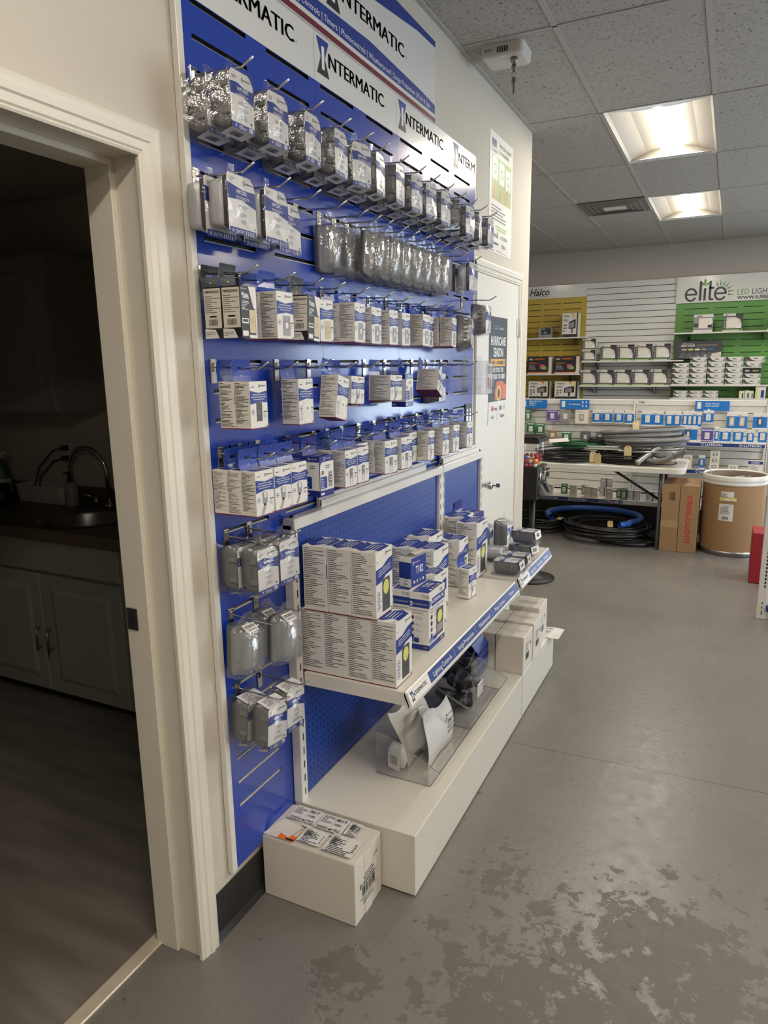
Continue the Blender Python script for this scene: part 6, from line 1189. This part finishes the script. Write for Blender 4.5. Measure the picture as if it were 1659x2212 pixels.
m = MB(); m.lathe([(.255, .03), (.257, .35), (.255, .64)], 'card', 40); m.lathe([(.248, .70), (.248, .40)], 'card', 40); m.lathe([(.248, .40), (0, .40)], 'card', 40); m.build('body', t)
m = MB(); m.lathe([(.256, .628), (.262, .632), (.262, .648), (.258, .655), (.264, .665), (.266, .680), (.262, .692), (.264, .705), (.256, .712), (.248, .706), (.248, .64)], 'railw', 40); m.build('rim', t)
m = MB(); m.lathe([(.255, .045), (.262, .04), (.264, .025), (.258, .018), (.262, .008), (.256, .0005), (0, .0005)], 'steel', 40); m.build('bottom_ring', t)
def drum_label(a0, a1, z0, z1, mat, draw=None, nm='sticker'):
    m = MB(); n = 6; r = .2585; vs = []
    for i in range(n + 1): a = a0 + (a1 - a0) * i / n; vs += [(r * math.cos(a), r * math.sin(a), z0), (r * math.cos(a), r * math.sin(a), z1)]
    m.add(vs, [(2 * i, 2 * i + 2, 2 * i + 3, 2 * i + 1) for i in range(n)], mat, True)
    am = (a0 + a1) / 2; c, s = math.cos(am), math.sin(am); w = r * (a1 - a0); F = (Vector((r * c, r * s, z0)) - Vector((-s, c, 0)) * (w / 2), Vector((-s, c, 0)), Vector((0, 0, 1)), Vector((c, s, 0)))
    if draw: draw(m, F, w, z1 - z0)
    m.build(nm, t)
dl = lambda k: lambda m, F, w, h: (m.lines(F, w * .1, h * .45, w * .7, h * .4, 4, 'gink', .3, k, .003), m.bars(F, w * .3, h * .1, w * .4, h * .16, 10, 'ink', k, .003))
A = math.radians
drum_label(A(247), A(270), .53, .58, 'white', lambda m, F, w, h: (m.lines(F, w * .06, h * .1, w * .6, h * .8, 4, 'ink', .3, 3, .003))); drum_label(A(245), A(275), .495, .527, 'yellow', lambda m, F, w, h: m.rect(F, w * .3, h * .25, w * .92, h * .7, 'white', .003)); drum_label(A(245), A(271), .32, .47, 'white', lambda m, F, w, h: (m.text(F, 'Allegion', w * .32, h * .84, h * .08, 'gink', .003, w=w * .5), dl(5)(m, F, w, h)))
m = MB()
for k in range(3): coil(m, (1.28 + .08 * k, 6.84 + .05 * k), .07, .05, .58, .69, 3, .004, ('greenwire', 'whitewire', 'steel')[k], 40 + k, .2, 16)
m.tube([(1.19, 6.82, .60), (1.165, 6.79, .74), (1.13, 6.75, .79)], .003, 'whitewire', 5); tag(m.build('wire_scraps'), 'white and green wire ends sticking out of the open drum', 'wire')

# ------------------------------------------------------------------ gumball machine, red box, right-hand gondola end
t = thing('gumball_machine', 'black twin gumball machine on a round stand beside the white door', 'gumball machine', (-.10, 5.36, 0))
m = MB(); m.lathe([(0, .0), (.185, .0), (.19, .012), (.15, .022), (.09, .03), (.08, .045), (.03, .055), (0, .055)], 'black', 32, (.03, 0, .0)); m.build('base', t)
m = MB(); m.tube([(.03, 0, .05), (.03, 0, .66)], .022, 'black', 12); m.build('pole', t)
for y in (-.075, .075):
    m = MB(); m.box(-.08, .10, y - .072, y + .072, .665, .915, 'black', .006); b = m.build('cabinet', t)
    m = MB(); m.lathe([(0, 0), (.03, 0), (.03, .008), (.022, .012), (0, .012)], 'chrome', 16, (.10, y, .84), 'x'); m.box(.112, .14, y - .006, y + .006, .82, .86, 'chrome', .002); m.box(.10, .108, y - .03, y + .03, .87, .905, 'chrome', .002); m.build('coin_mechanism', b)
    m = MB(); m.prism([(.10, .78), (.115, .775), (.155, .70), (.145, .695), (.10, .71)], y - .028, y + .028, 'steel'); m.build('chute_door', b)
    m = MB(); m.loft([(.915, .088, y - .070, y + .070, .012), (1.10, .088, y - .070, y + .070, .012)], 'acryl', axis='z', n=3); m.xf(Matrix.Translation((.01, 0, 0))); m.build('globe', t)
    m = MB(); m.box(-.085, .105, y - .073, y + .073, 1.10, 1.13, 'black', .004); m.box(-.07, .09, y - .06, y + .06, 1.13, 1.145, 'black', .004); m.build('lid', t)
k = 0
for iy, y in enumerate((5.285, 5.435)):
    for l in range(3):
        for a in range(5):
            for b in range(3 if iy == 0 else 1):
                if l == 2 and R.random() < .35: continue
                c = R.randrange(6) if l < 2 else R.choice((0, 0, 5, 2)); x_ = -.165 + .033 * a + R.uniform(-.003, .003) + .004; y_ = y - .052 + .035 * b + R.uniform(-.003, .003)
                key = 'gumball%d' % c
                if key not in _G: _G[key] = MB().sphere((0, 0, 0), .0155, 'gum%d' % c).mesh('gumball')
                o = bpy.data.objects.new('gumball', _G[key]); COL.objects.link(o); o.location = (x_, y_, .932 + .030 * l)
                tag(o, '%s gumball inside the clear globe of the gumball machine' % ('red', 'yellow', 'blue', 'orange', 'white', 'pink')[c], 'gumball', '%s gumballs' % ('red', 'yellow', 'blue', 'orange', 'white', 'pink')[c])
t = thing('red_cabinet', 'red metal box standing on the floor at the right picture edge', 'box', (1.505, 5.90, 0))
m = MB(); m.box(0, .4, 0, .26, .001, .40, 'redbox', .003); m.build('body', t); m = MB(); m.box(.0, .4, -.006, .0, .004, .398, 'redbox', .002); m.rect(FY(0, 0, 0), -.002, 0, .004, .40, 'ink', .001); m.build('door', t)
t = thing('gondola_end', 'white perforated gondola upright at the right picture edge', 'display unit', (1.535, 5.06, 0))
m = MB(); m.box(0, .055, 0, .04, 0, 1.7, 'railw', .003); z = .22
while z < 1.68: m.rect(FY(0, .030, z), 0, 0, .010, .016, 'slatback', .0008); z += .0254
for z, h in ((.03, .03), (.075, .012), (.105, .014)): m.rect(FY(0, .026, z), 0, 0, .006, h, 'slatback', .0008)
m.build('upright', t); m = MB(); m.box(.055, 1.2, .015, .03, .08, 1.7, 'railw'); m.build('back_panel', t); m = MB(); m.box(.055, 1.2, -.02, .015, .06, .10, 'lut', .002); m.build('base_shelf', t)
